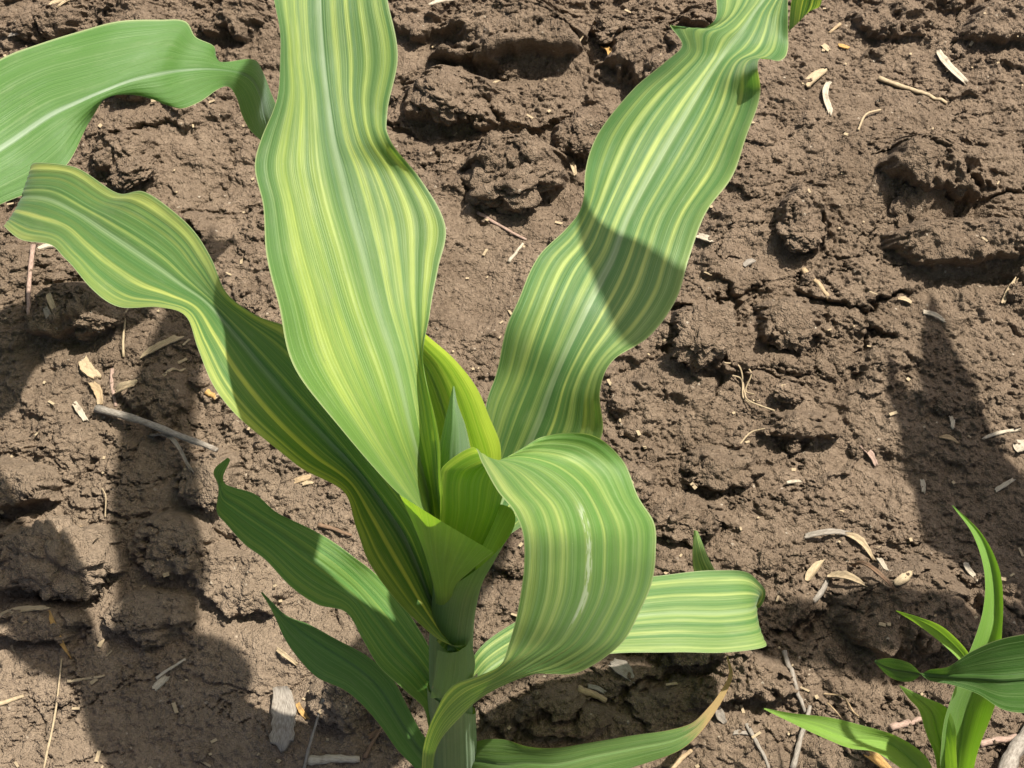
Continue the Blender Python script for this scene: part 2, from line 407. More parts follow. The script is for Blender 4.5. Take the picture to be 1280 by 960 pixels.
def leaf3d(name, st, mat, parent, nl=150, nu=30, ruffle=(.0012, 30, 0), rib=True, ribr=.0022, label=None, groove=1.0):
    """st: (n,3,3) stations, rails left / mid / right in world space"""
    R = catmull(st, nl)
    L, M, Rr = R[:, 0], R[:, 1], R[:, 2]
    seg = np.linalg.norm(np.diff(M, axis=0), axis=1); v = np.concatenate([[0], np.cumsum(seg)])
    u = np.linspace(-1, 1, 2 * (nu // 2) + 1)
    U = u[None, :, None]
    P = M[:, None] + U * ((Rr - L) / 2)[:, None] + (U ** 2) * ((L + Rr) / 2 - M)[:, None]
    dv = np.gradient(P, axis=0); du = np.gradient(P, axis=1)
    Nn = np.cross(dv, du); Nn /= np.maximum(np.linalg.norm(Nn, axis=2, keepdims=True), 1e-9)
    amp, fr, ph = ruffle
    wdt = np.linalg.norm(Rr - L, axis=1); wn = np.clip(wdt / max(wdt.max(), 1e-6), 0, 1)
    rf = amp * (np.abs(u)[None, :] ** 2) * np.sin(v[:, None] * fr * 2 * math.pi + ph + np.sign(u)[None, :] * 1.3 + .7 * np.sin(v[:, None] * fr * 3.7)) * wn[:, None]
    # gentle corrugation between veins, and the midrib channel
    cor = .00025 * np.sin(u * 38)[None, :] * wn[:, None] + groove * .0008 * np.exp(-(u / .07) ** 2)[None, :] * wn[:, None]
    P = P + Nn * (rf + cor)[..., None]
    nu_ = len(u); idx = np.arange(nl * nu_).reshape(nl, nu_)
    q = np.stack([idx[:-1, :-1], idx[:-1, 1:], idx[1:, 1:], idx[1:, :-1]], -1).reshape(-1, 4)
    uv = np.stack([np.broadcast_to(u * .5 + .5, (nl, nu_)), np.broadcast_to(v[:, None], (nl, nu_))], -1).reshape(-1, 2)
    o = link_mesh(name, P.reshape(-1, 3), q, mat, parent, uv)
    if label: o['label'] = label
    if rib:
        # keel under the blade (Nn points to one side; put the keel on both, flat above, round below)
        c = nu_ // 2; a = np.linspace(0, 2 * math.pi, 10, endpoint=False)
        Mc = P[:, c]; nn = Nn[:, c]; side = du[:, c] / np.maximum(np.linalg.norm(du[:, c], axis=1, keepdims=True), 1e-9)
        tp = np.interp(v / v[-1], [0, .15, .7, 1], [1.0, .9, .45, .08]) * ribr
        V = []; UVs = []
        for k in range(10):
            sx = math.cos(a[k]); sy = math.sin(a[k])
            off = side * (sx * tp)[:, None] + nn * ((sy * tp * .55) if sy > 0 else (sy * tp * .06))[:, None]
            V.append(Mc + off); UVs.append(np.stack([.5 + sx * .010 * np.ones(nl), v], -1))
        V = np.stack(V, 1).reshape(-1, 3); UVs = np.stack(UVs, 1).reshape(-1, 2)
        ii = np.arange(nl * 10).reshape(nl, 10); nx_ = np.roll(ii, -1, 1)
        f = np.stack([ii[:-1], nx_[:-1], nx_[1:], ii[1:]], -1).reshape(-1, 4)
        mr = link_mesh('midrib', V, f, mat, None, UVs); mr.parent = o
        mr.matrix_parent_inverse = Matrix.Identity(4)
        mr.matrix_parent_inverse = (o.matrix_parent_inverse.inverted() @ Matrix.Translation(-Vector(parent.location))) if False else Matrix.Identity(4)
    return o
def pst(rows, mode='y'):
    f = at_y if mode == 'y' else at_z
    out = []
    for r in rows:
        if len(r) == 10: g = at_y if r[9] == 'y' else at_z
        else: g = f
        out.append([g(*r[0:3]), g(*r[3:6]), g(*r[6:9])])
    return np.array(out)
def length_of(st):
    return float(np.linalg.norm(np.diff(st[:, 1], axis=0), axis=1).sum())

GREEN = (.064, .160, .040); GREEN2 = (.040, .112, .040); YEL = (.36, .44, .10)
plant = root('corn_plant', (0, 0, 0), 'large striped green and yellow corn plant rooted in the middle', 'corn plant')

def add_leaf(rows, mode, mname, seed, parent=None, lk={}, **mk):
    st = pst(rows, mode); mk.setdefault('length', length_of(st))
    mat = leaf_mat(mname, seed, **mk)
    return leaf3d('leaf', st, mat, parent or plant, **lk)

def shade(px, py, h):
    g = at_z(px, py, 0.0); return g + SUNV * (h / SUNV[2])
def cross(m_, o_):
    m_ = np.array(m_, float); o_ = np.array(o_, float); return [m_ - o_, m_, m_ + o_]
# tall centre-left leaf -------------------------------------------------
TALL = np.concatenate([pst([
    (575, 690, -.010, 548, 700, .003, 570, 690, .009),
    (535, 640, -.014, 541, 655, .006, 566, 655, .006),
    (494, 614, -.010, 534, 613, .013, 552, 612, .002),
    (430, 545, .002, 516, 545, .024, 547, 555, .014),
    (372, 462, .026, 495, 459, .046, 533, 470, .040),
    (346, 383, .050, 469, 380, .069, 535, 392, .066),
    (335, 317, .072, 452, 312, .090, 548, 336, .086),
    (331, 258, .092, 437, 258, .107, 557, 283, .103),
    (318, 208, .108, 425, 210, .121, 524, 221, .121),
    (325, 173, .120, 416, 175, .131, 488, 178, .127),
    (348, 117, .139, 408, 118, .149, 484, 140, .141),
    (352, 67, .155, 403, 75, .163, 498, 76, .161),
    (341, 0, .180, 398, 0, .186, 484, 0, .184),
    (336, -60, .203, 400, -60, .210, 478, -55, .206),
    (342, -120, .228, 404, -120, .235, 476, -115, .230)]), np.array([
    cross(at_y(412, -185, .268), (.021, -.003, 0)), cross(at_y(425, -250, .312), (.016, -.003, 0)),
    cross(at_y(440, -300, .36), (.009, -.002, 0)), cross(at_y(452, -330, .40), (.0008, 0, 0))])])
leaf3d('leaf', TALL, leaf_mat('leaf_tall', 1.7, length=length_of(TALL),
    green=GREEN, yellow=(.35, .44, .095), s1=.58, s2=.30, base_len=.20, base_col=(.185, .33, .042), trans=.45,
    stripes=[(.62, .035, .8), (.72, .022, .9), (.82, .018, .7), (.14, .04, .7), (.27, .03, .6), (.38, .03, .5), (.92, .02, .4)]),
    plant, ruffle=(.0014, 16, .4), nl=240, nu=40, ribr=.0026)
# left leaf ------------------------------------------------------------
add_leaf([
    (588, 806, -.0075, 566, 816, -.0125, 545, 800, -.008, 'y'),
    (566, 806, 0.172, 562, 800, 0.158, 566, 780, 0.165),
    (520, 776, 0.192, 538, 750, 0.180, 545, 730, 0.196),
    (485, 741, 0.210, 520, 705, 0.200, 540, 690, 0.222),
    (459, 702, 0.223, 502, 668, 0.216, 532, 655, 0.240),
    (446, 660, 0.233, 478, 632, 0.228, 508, 610, 0.253),
    (432, 614, 0.241, 448, 592, 0.238, 480, 560, 0.261),
    (371, 584, 0.250, 408, 550, 0.246, 450, 500, 0.266),
    (319, 540, 0.257, 366, 505, 0.252, 415, 450, 0.267),
    (270, 484, 0.260, 322, 453, 0.256, 366, 410, 0.266),
    (247, 435, 0.261, 285, 408, 0.257, 318, 392, 0.265),
    (232, 397, 0.261, 258, 378, 0.256, 283, 367, 0.265),
    (200, 386, 0.260, 226, 355, 0.254, 262, 322, 0.262),
    (150, 381, 0.256, 195, 332, 0.251, 240, 285, 0.258),
    (112, 360, 0.251, 160, 308, 0.247, 208, 257, 0.256),
    (84, 328, 0.247, 130, 288, 0.242, 174, 238, 0.254),
    (64, 305, 0.238, 100, 268, 0.234, 148, 242, 0.241),
    (24, 298, 0.223, 58, 248, 0.224, 95, 210, 0.231),
    (7, 284, 0.210, 28, 246, 0.212, 41, 203, 0.220),
    (12, 283, 0.190, 28, 250, 0.190, 42, 215, 0.198),
    (22, 282, 0.150, 32, 262, 0.150, 42, 240, 0.160),
    (32, 284, 0.105, 34, 276, 0.105, 38, 268, 0.110)], 'z', 'leaf_left', 4.2,
    lk=dict(ruffle=(.0014, 14, 1.0), nl=220, nu=40, ribr=.0024),
    green=(.064, .164, .036), yellow=(.44, .49, .12), s1=.18, s2=.30, trans=.40,
    stripes=[(.27, .035, 1.0), (.04, .05, .55), (.94, .05, .7), (.78, .02, .3), (.12, .015, .5), (.60, .02, .25)])
# right tall leaf ------------------------------------------------------
add_leaf([
    (590, 680, 0.0180, 596, 690, 0.0180, 606, 690, 0.0120),
    (598, 590, 0.0420, 630, 620, 0.0420, 690, 630, 0.0360),
    (608, 505, 0.0580, 672, 530, 0.0580, 752, 545, 0.0520),
    (622, 465, 0.0660, 690, 480, 0.0660, 751, 490, 0.0600),
    (634, 405, 0.0740, 708, 438, 0.0740, 768, 450, 0.0680),
    (650, 367, 0.0858, 732, 388, 0.0884, 813, 417, 0.0780),
    (676, 318, 0.1066, 752, 348, 0.1040, 846, 374, 0.0962),
    (708, 286, 0.1222, 767, 318, 0.1170, 861, 325, 0.1144),
    (723, 262, 0.1326, 784, 272, 0.1378, 882, 265, 0.1352),
    (733, 213, 0.1508, 823, 200, 0.1690, 920, 210, 0.1586),
    (754, 157, 0.1716, 848, 157, 0.1872, 938, 161, 0.1768),
    (790, 110, 0.1924, 868, 124, 0.2028, 948, 115, 0.1924),
    (832, 78, 0.2080, 886, 95, 0.2158, 947, 85, 0.1976),
    (854, 57, 0.2184, 900, 74, 0.2262, 952, 74, 0.2132),
    (840, 31, 0.2150, 915, 53, 0.2366, 974, 79, 0.2228),
    (874, 38, 0.2340, 931, 33, 0.2470, 985, 56, 0.2418),
    (893, 24, 0.2418, 942, 16, 0.2574, 985, 20, 0.2522),
    (894, -5, 0.2574, 958, -8, 0.2704, 984, -10, 0.2678),
    (905, -60, 0.2925, 966, -70, 0.3016, 1010, -60, 0.2990),
    (950, -110, 0.3315, 990, -105, 0.3354, 1025, -80, 0.3315),
    (1000, -120, 0.3640, 1014, -95, 0.3640, 1030, -70, 0.3575),
    (1028, -60, 0.3848, 1022, -50, 0.3848, 1012, -38, 0.3796),
    (1026, 5, 0.3900, 1012, 6, 0.3900, 990, 0, 0.3874),
    (1014, 12, 0.3939, 1006, 20, 0.3939, 986, 40, 0.3900)], 'y', 'leaf_right', 7.9,
    lk=dict(ruffle=(.0013, 15, 2.0), nl=240, nu=40, ribr=.0024),
    green=(.064, .162, .040), yellow=(.40, .48, .135), s1=.44, s2=.24, trans=.38, rib=(.30, .38, .24),
    stripes=[(.42, .035, .9), (.20, .03, .7), (.10, .02, .6), (.62, .018, .8), (.73, .02, .9), (.86, .025, .8), (.30, .015, .6)])
# leaf curling over towards the camera --------------------------------
add_leaf([
    (549, 690, -.004, 572, 700, -.002, 600, 690, .004),
    (550, 640, -.006, 588, 640, -.002, 622, 640, .014),
    (551, 604, -.007, 592, 600, .000, 638, 590, .026),
    (554, 582, -.008, 606, 582, .006, 660, 556, .026),
    (592, 558, -.010, 640, 575, .014, 703, 541, .030),
    (604, 578, -.020, 676, 586, .014, 745, 545, .030),
    (622, 612, -.027, 704, 606, .006, 778, 575, .026),
    (642, 640, -.031, 724, 632, -.006, 798, 621, .014),
    (653, 668, -.034, 734, 662, -.016, 818, 652, .006),
    (655, 710, -.037, 736, 702, -.023, 820, 690, -.004),
    (651, 745, -.040, 732, 742, -.029, 814, 728, -.011),
    (645, 775, -.043, 718, 777, -.035, 800, 762, -.019),
    (636, 805, -.046, 698, 806, -.040, 776, 805, -.029),
    (626, 830, -.050, 668, 826, -.045, 725, 840, -.038),
    (600, 844, -.052, 632, 847, -.050, 668, 843, -.046),
    (566, 857, -.054, 590, 868, -.053, 612, 866, -.050),
    (543, 893, -.055, 556, 898, -.056, 572, 900, -.054),
    (530, 930, -.056, 539, 932, -.057, 548, 930, -.057),
    (527, 975, -.055, 534, 975, -.056, 540, 975, -.056)], 'y', 'leaf_curled', 12.3,
    lk=dict(ruffle=(.0004, 12, 0), nl=220, nu=40, rib=False, groove=0),
    green=(.110, .230, .045), yellow=(.36, .45, .125), s1=.50, s2=.22, trans=.42, base_len=.10, base_col=(.22, .36, .03),
    rib=(.22, .34, .12), ribw=.014, scar=(.50, .115, .178),
    stripes=[(.06, .05, .8), (.20, .02, .6), (.30, .02, .5), (.62, .02, .6), (.74, .015, .6), (.88, .02, .4)])
# right low leaf, folding back at its end -----------------------------
add_leaf([
    (578, 850, .098, 586, 862, .098, 592, 874, .096),
    (598, 812, .108, 612, 836, .104, 625, 858, .100),
    (632, 785, .108, 645, 815, .102, 655, 842, .098),
    (690, 756, .102, 700, 790, .098, 705, 828, .096),
    (760, 730, .094, 765, 774, .092, 770, 816, .090),
    (830, 718, .086, 838, 766, .085, 842, 816, .083),
    (890, 714, .078, 900, 766, .077, 908, 815, .075),
    (934, 715, .072, 938, 762, .070, 957, 808, .067),
    (950, 728, .064, 946, 758, .060, 952, 800, .056),
    (957, 742, .054, 944, 755, .050, 940, 782, .048),
    (948, 760, .044, 930, 755, .042, 915, 768, .040),
    (930, 752, .038, 908, 745, .036, 890, 750, .036),
    (905, 728, .036, 890, 722, .035, 870, 724, .035),
    (890, 705, .040, 879, 702, .042, 866, 702, .040),
    (872, 664, .050, 869, 663, .051, 867, 663, .050)], 'z', 'leaf_low_right', 15.1,
    lk=dict(ruffle=(.0009, 14, 0), nl=180, nu=32, ribr=.0016),
    green=(.080, .188, .040), yellow=(.38, .46, .14), s1=.40, s2=.40, trans=.36, rib=(.34, .42, .22),
    stripes=[(.10, .03, .6), (.28, .03, .7), (.44, .04, .7), (.60, .03, .6), (.75, .03, .8), (.96, .04, .7)])
# bottom right leaf with withered tip ----------------------------------
add_leaf([
    (578, 938, .020, 580, 950, .016, 584, 968, .012),
    (594, 928, .032, 600, 952, .026, 604, 985, .020),
    (625, 926, .044, 628, 956, .036, 632, 990, .030),
    (655, 933, .052, 660, 954, .044, 664, 990, .038),
    (690, 933, .056, 695, 955, .048, 700, 985, .042),
    (735, 926, .056, 742, 945, .050, 748, 972, .044),
    (790, 918, .053, 798, 934, .048, 806, 956, .042),
    (840, 912, .048, 845, 924, .044, 850, 938, .040),
    (866, 904, .043, 869, 911, .040, 872, 919, .038),
    (884, 886, .038, 887, 890, .037, 890, 896, .036),
    (902, 862, .034, 905, 864, .034, 908, 866, .034),
    (911, 842, .033, 914, 842, .033, 916, 842, .033),
    (908, 820, .034, 909, 820, .034, 910, 820, .034)], 'z', 'leaf_bottom_right', 18.4,
    lk=dict(ruffle=(.0022, 11, .5), nl=150, nu=26, ribr=.0014),
    green=(.090, .185, .032), yellow=(.22, .30, .07), s1=.2, s2=.3, trans=.4, tip_brown=.060, rib=(.20, .28, .10), edge=(.30, .26, .12))
# lower left leaves -----------------------------------------------------
add_leaf([
    (536, 908, .062, 548, 900, .066, 556, 880, .074),
    (528, 885, .076, 546, 868, .084, 553, 842, .090),
    (505, 862, .092, 528, 838, .094, 538, 812, .098),
    (472, 832, .104, 500, 806, .104, 520, 780, .106),
    (452, 800, .112, 472, 770, .112, 496, 745, .114),
    (432, 765, .118, 445, 738, .119, 470, 718, .121),
    (398, 755, .124, 416, 714, .126, 445, 697, .128),
    (365, 735, .128, 388, 694, .131, 408, 672, .133),
    (332, 700, .130, 352, 668, .134, 378, 656, .136),
    (305, 680, .130, 322, 648, .134, 345, 640, .136),
    (282, 655, .128, 298, 632, .132, 318, 618, .134),
    (270, 638, .127, 280, 620, .131, 292, 610, .132),
    (273, 608, .128, 275, 606, .130, 281, 604, .130),
    (267, 590, .132, 273, 592, .133, 279, 596, .133),
    (284, 572, .137, 286, 573, .137, 288, 575, .137)], 'z', 'leaf_low_left', 21.2,
    lk=dict(ruffle=(.0012, 16, .3), nl=170, nu=30, ribr=.0018),
    green=(.075, .200, .026), yellow=(.32, .43, .07), s1=.25, s2=.35, trans=.36, rib=(.20, .32, .07), ribw=.02, wax=.2,
    stripes=[(.40, .02, .5), (.62, .02, .3), (.75, .02, .3)])
add_leaf([
    (528, 968, .012, 542, 960, .018, 552, 940, .024),
    (498, 940, .030, 516, 926, .036, 530, 918, .040),
    (474, 905, .046, 492, 888, .052, 510, 884, .054),
    (452, 880, .056, 472, 858, .061, 492, 852, .063),
    (430, 862, .062, 448, 836, .068, 470, 830, .070),
    (398, 848, .066, 420, 818, .072, 445, 812, .074),
    (376, 828, .067, 395, 802, .073, 412, 795, .075),
    (358, 802, .067, 372, 786, .072, 385, 780, .074),
    (344, 770, .068, 350, 768, .072, 357, 768, .073),
    (336, 756, .072, 339, 755, .074, 342, 754, .074),
    (326, 741, .078, 327, 740, .078, 328, 740, .078)], 'z', 'leaf_bottom_left', 25.7,
    lk=dict(ruffle=(.0010, 16, .3), nl=150, nu=26, ribr=.0014),
    green=(.082, .210, .036), yellow=(.20, .32, .09), s1=.2, s2=.35, trans=.36, rib=(.15, .25, .10), ribw=.02, edge=(.26, .20, .10), wax=.3)
# young leaf behind the tall one ---------------------------------------
add_leaf([
    (560, 690, 0.0180, 575, 690, 0.0280, 596, 690, 0.0200),
    (552, 640, 0.0220, 580, 640, 0.0380, 618, 620, 0.0240),
    (532, 600, 0.0260, 575, 595, 0.0440, 627, 560, 0.0300),
    (516, 560, 0.0320, 565, 550, 0.0500, 612, 520, 0.0380),
    (500, 520, 0.0380, 552, 505, 0.0560, 594, 482, 0.0460),
    (488, 480, 0.0460, 536, 465, 0.0620, 566, 448, 0.0560),
    (478, 440, 0.0560, 515, 435, 0.0680, 536, 422, 0.0640),
    (482, 405, 0.0700, 495, 402, 0.0740, 505, 396, 0.0720)], 'y', 'leaf_young', 29.4,
    lk=dict(ruffle=(.0004, 10, 0), nl=100, nu=26, ribr=.0012),
    green=(.15, .30, .062), yellow=(.42, .52, .17), s1=.6, s2=.6, trans=.5, base_len=.12, base_col=(.20, .34, .03),
    stripes=[(.95, .10, 1.0), (.80, .04, .3)])
# rolled spike in the heart of the whorl --------------------------------
add_leaf([
    (548, 670, .014, 566, 670, .006, 590, 668, .016),
    (546, 620, .016, 566, 620, .008, 592, 618, .018),
    (546, 575, .020, 566, 572, .012, 590, 572, .022),
    (554, 535, .024, 568, 532, .018, 582, 532, .026),
    (561, 505, .028, 567, 504, .024, 572, 504, .028),
    (566, 483, .030, 567, 483, .030, 568, 483, .030)], 'y', 'leaf_spike', 31.9,
    lk=dict(ruffle=(0, 10, 0), nl=70, nu=20, rib=False),
    green=(.16, .28, .105), yellow=(.34, .44, .18), s1=.1, s2=.5, trans=.4, ribw=.01)

# stalk and sheaths ------------------------------------------------------
def tube(name, rows, mat, parent, nseg=40, ns=60, squash=.9, tend=None, rib=0.0, label=None):
    """rows: (px, py, Y, half width in px)"""
    cs = []; rs = []
    for (px, py, yy, hw) in rows:
        c = at_y(px, py, yy); e = at_y(px + hw, py, yy); cs.append(c); rs.append(np.linalg.norm(e - c))
    A = catmull(np.concatenate([np.array(cs), np.array(rs)[:, None]], 1), 200)
    th = np.linspace(0, 2 * math.pi, nseg, endpoint=False); V = []; UV = []
    L = np.linalg.norm(A[-1, :3] - A[0, :3])
    for i in range(ns):
        s = i / (ns - 1)
        for k, a in enumerate(th):
            t = s * (tend(a) if tend else 1.0); f = t * 199; j = min(int(f), 198); q = A[j] + (A[j + 1] - A[j]) * (f - j)
            r = q[3] * (1 + rib * math.sin(a * nseg * .25))
            V.append((q[0] + r * math.cos(a), q[1] + r * squash * math.sin(a), q[2])); UV.append((k / nseg * 1.0, t * L))
    I = np.arange(ns * nseg).reshape(ns, nseg); J = np.roll(I, -1, 1)
    F = np.stack([I[:-1], J[:-1], J[1:], I[1:]], -1).reshape(-1, 4)
    o = link_mesh(name, V, F, mat, parent, UV)
    if label: o['label'] = label
    return o
m_stalk = leaf_mat('stalk_green', 33.3, green=(.190, .310, .090), yellow=(.36, .46, .18), s1=.2, s2=.6, ribw=.0005, trans=.22, edge=(.190, .310, .090), wax=.4)
m_sheath = leaf_mat('sheath_green', 36.3, green=(.200, .350, .105), yellow=(.32, .46, .14), s1=.05, s2=.25, ribw=.0005, trans=.42, edge=(.2, .3, .12), wax=.5)
m_wrap = leaf_mat('wrap_green', 38.3, green=(.23, .40, .050), yellow=(.40, .53, .09), s1=.3, s2=.4, ribw=.0005, trans=.40, wax=.2)
tube('stalk', [(566, 985, 0, 30), (567, 960, 0, 26), (567, 925, 0, 24), (566, 880, 0, 24), (565, 830, 0, 25), (566, 790, 0, 25), (570, 740, 0, 24), (574, 700, .004, 20)], m_stalk, plant, nseg=96, rib=.022, label='ribbed green lower stalk')
tube('sheath', [(565, 892, 0, 26), (564, 850, 0, 27.5), (564, 800, 0, 27.5), (567, 760, 0, 28), (574, 720, .002, 31), (584, 690, .004, 37), (594, 660, .006, 44), (602, 640, .008, 50)], m_sheath, plant,
     tend=lambda a: .735 + .19 * math.cos(a) + .03 * math.sin(a), label='smooth blue-green sheath flaring open at the whorl')
leaf3d('sheath', pst([
    (499, 618, -.012, 556, 654, -.020, 617, 690, -.012),
    (514, 650, -.010, 554, 676, -.016, 604, 700, -.012),
    (530, 690, -.008, 552, 702, -.012, 588, 714, -.010),
    (541, 728, -.006, 553, 732, -.009, 568, 734, -.008),
    (546, 770, -.002, 556, 772, -.004, 566, 772, -.002)], 'y'), m_wrap, plant, nl=60, nu=24, ruffle=(0, 1, 0), rib=False, groove=0, label='yellow-green sheath wrapped across the whorl')
tube('sheath', [(566, 990, 0, 33), (567, 965, 0, 29.5), (567, 930, 0, 28.5), (566, 900, 0, 28.5), (565, 870, 0, 30), (565, 850, 0, 31)], m_stalk, plant, nseg=96, rib=.018,
     tend=lambda a: .80 - .16 * math.cos(a - .6), label='ribbed outer sheath at the foot of the stalk')
m_lig = leaf_mat('ligule_pale', 61.0, green=(.34, .36, .18), yellow=(.46, .44, .28), s1=.3, s2=.5, ribw=.0005, trans=.3, edge=(.42, .36, .22))
leaf3d('ligule', pst([
    (540, 862, -.0125, 566, 868, -.0165, 597, 846, -.0105),
    (541, 857, -.0128, 566, 862, -.0168, 597, 841, -.0108)], 'y'), m_lig, plant, nl=6, nu=20, ruffle=(0, 1, 0), rib=False, groove=0, label='pale beige collar rim below the curled leaf')
# collar of the low right leaf
leaf3d('collar', pst([
    (538, 872, -.013, 560, 868, -.018, 592, 846, -.010),
    (542, 850, -.012, 566, 850, -.016, 594, 828, -.008),
    (547, 812, -.011, 570, 815, -.014, 588, 800, -.007)], 'y'), m_sheath, plant, nl=30, nu=16, ruffle=(0, 1, 0), rib=False, groove=0)

# ------------------------------------------------------------------ neighbouring plants
def arc_leaf(parent, base, az, length, rise, droop, width, mat, seed, twist=0.0):
    rnd = random.Random(seed); st = []; p = np.array(base, float); n = 12
    d = np.array([math.sin(az), math.cos(az), 0]); side = np.array([math.cos(az), -math.sin(az), 0])
    for i in range(n):
        f = i / (n - 1); ang = rise + (droop - rise) * f ** 1.3
        t = d * math.cos(ang) + np.array([0, 0, 1]) * math.sin(ang); nrm = -d * math.sin(ang) + np.array([0, 0, 1]) * math.cos(ang)
        wd = width * .5 * (min(1, .45 + f * 2.2) * (1 - max(0, f - .35) ** 1.8 / .65 ** 1.8) + .004)
        tw = twist * f; s2 = side * math.cos(tw) + nrm * math.sin(tw)
        lift = nrm * wd * .22
        st.append([p - s2 * wd + lift + nrm * rnd.uniform(-.3, .3) * wd, p.copy(), p + s2 * wd + lift + nrm * rnd.uniform(-.3, .3) * wd])
        p = p + t * length / (n - 1)
    return leaf3d('leaf', np.array(st), mat, parent, nl=80, nu=16, ruffle=(.0015, 14, seed), ribr=.002)
def plain_stalk(parent, base, h, r, mat):
    V = []; F = []; UV = []; n = 20; rows = 14
    for i in range(rows):
        f = i / (rows - 1)
        for k in range(n):
            a = k / n * 2 * math.pi; rr = r * (1 - .35 * f) * (1 + .05 * math.sin(f * 20))
            V.append((base[0] + rr * math.cos(a), base[1] + rr * math.sin(a), base[2] + h * f)); UV.append((k / n, f * h))
    for i in range(rows - 1):
        for k in range(n): F.append((i * n + k, i * n + (k + 1) % n, (i + 1) * n + (k + 1) % n, (i + 1) * n + k))
    F.append(tuple((rows - 1) * n + k for k in range(n)))
    return link_mesh('stalk', V, F, mat, parent, UV)
m_plain = leaf_mat('leaf_plain', 44.0, green=(.072, .185, .026), yellow=(.12, .22, .06), s1=.05, s2=.30, trans=.38, rib=(.44, .50, .40), ribw=.024, wax=.6)
m_plain_shaded = leaf_mat('leaf_plain_shaded', 47.0, green=(.036, .105, .010), yellow=(.08, .15, .02), s1=.05, s2=.3, trans=.36, ribw=.02, rib=(.10, .19, .04), wax=.2)  # darker copy of the plain leaf, shade put into its colour

# left neighbour: its stalk stands outside the frame
lb = np.array([-.46, .22, ground_h(-.44, .22) - .004])
leftp = root('corn_plant', lb, 'plain unstriped green corn leaf arching in at the upper left', 'corn plant')
plain_stalk(leftp, lb, .20, .011, m_stalk)
stL = pst([
    (-190, 330, 0.178, -150, 420, 0.166, -110, 470, 0.166),
    (-110, 190, 0.187, -90, 270, 0.178, -60, 330, 0.170),
    (-50, 110, 0.189, -20, 200, 0.181, -10, 262, 0.171),
    (0, 76, 0.191, 20, 172, 0.181, 45, 236, 0.171),
    (50, 54, 0.193, 60, 145, 0.183, 85, 204, 0.173),
    (100, 38, 0.193, 95, 128, 0.184, 112, 150, 0.174),
    (150, 26, 0.193, 130, 113, 0.185, 143, 109, 0.181),
    (200, 25, 0.189, 165, 100, 0.184, 180, 118, 0.173),
    (232, 28, 0.184, 200, 92, 0.181, 222, 136, 0.168),
    (244, 46, 0.179, 225, 88, 0.176, 248, 128, 0.166),
    (268, 58, 0.173, 258, 86, 0.171, 272, 112, 0.163),
    (273, 76, 0.166, 285, 88, 0.164, 284, 108, 0.158),
    (312, 74, 0.154, 312, 96, 0.150, 296, 122, 0.147),
    (326, 84, 0.134, 326, 118, 0.130, 303, 145, 0.127),
    (338, 112, 0.116, 330, 140, 0.112, 312, 162, 0.109),
    (346, 140, 0.100, 334, 156, 0.096, 322, 172, 0.093),
    (334, 182, 0.082, 331, 180, 0.078, 328, 178, 0.075)], 'z')
leaf3d('leaf', stL, m_plain, leftp, nl=180, nu=36, ruffle=(.0010, 14, .8), ribr=.0022)
arc_leaf(leftp, lb + (0, 0, .16), rad(150), .24, rad(45), rad(-40), .045, m_plain, 3)
arc_leaf(leftp, lb + (0, 0, .19), rad(20), .30, rad(60), rad(-20), .05, m_plain, 5)
arc_leaf(leftp, lb + (0, 0, .12), rad(250), .24, rad(40), rad(-40), .045, m_plain, 7)

# right neighbour: casts the shade at the right edge and reaches in low right
rb = np.array([.40, .10, ground_h(.40, .10) - .004])
rightp = root('corn_plant', rb, 'corn plant beyond the lower right corner, one blade coloured as in shade reaching in', 'corn plant')
plain_stalk(rightp, rb, .24, .011, m_stalk)
stR = pst([
    (1480, 780, .235, 1480, 850, .22, 1480, 920, .225),
    (1380, 775, .235, 1380, 845, .22, 1380, 910, .225),
    (1300, 790, .225, 1300, 845, .212, 1300, 893, .215),
    (1250, 800, .218, 1252, 848, .206, 1255, 888, .208),
    (1215, 815, .210, 1218, 846, .200, 1222, 868, .200),
    (1185, 834, .202, 1186, 845, .195, 1188, 856, .194),
    (1160, 838, .192, 1160, 844, .190, 1160, 850, .190),
    (1138, 852, .180, 1138, 840, .184, 1138, 830, .188),
    (1115, 848, .174, 1115, 836, .178, 1116, 823, .182),
    (1093, 828, .168, 1093, 827, .168, 1094, 825, .168)], 'z')
leaf3d('leaf', stR, m_plain_shaded, rightp, nl=120, nu=28, ruffle=(.0008, 12, .2), ribr=.002)
arc_leaf(rightp, rb + (0, 0, .20), rad(-6), .27, rad(40), rad(-40), .075, m_plain, 13, .5)
arc_leaf(rightp, rb + (0, 0, .17), rad(-22), .22, rad(36), rad(-30), .038, m_plain, 19, -.6)
arc_leaf(rightp, rb + (0, 0, .18), rad(-32), .30, rad(50), rad(-10), .050, m_plain, 11) if False else None
arc_leaf(rightp, rb + (0, 0, .16), rad(100), .28, rad(45), rad(-40), .05, m_plain, 17)

QA = at_y(775, 300, .118) + SUNV * .25; QB = at_y(842, 395, .088) + SUNV * .25  # unseen blade, added along the sun direction to shade the right tall leaf
leaf3d('leaf', np.array([cross((.40, .10, .23), (.004, .010, 0)), cross((.378, .122, .33), (.008, .016, .004)), cross((.328, .142, .40), (.006, .018, .004)), cross((.268, .150, .452), (.006, .018, 0)),
    cross(QB + (.038, .012, -.006), (.008, .018, 0)), cross(QB, (.013, .018, 0)), cross(QA, (.010, .010, 0)), cross(QA + (-.022, .020, -.006), (.001, .001, 0))]), m_plain, rightp, nl=90, nu=18, ruffle=(.001, 12, 0), ribr=.002)
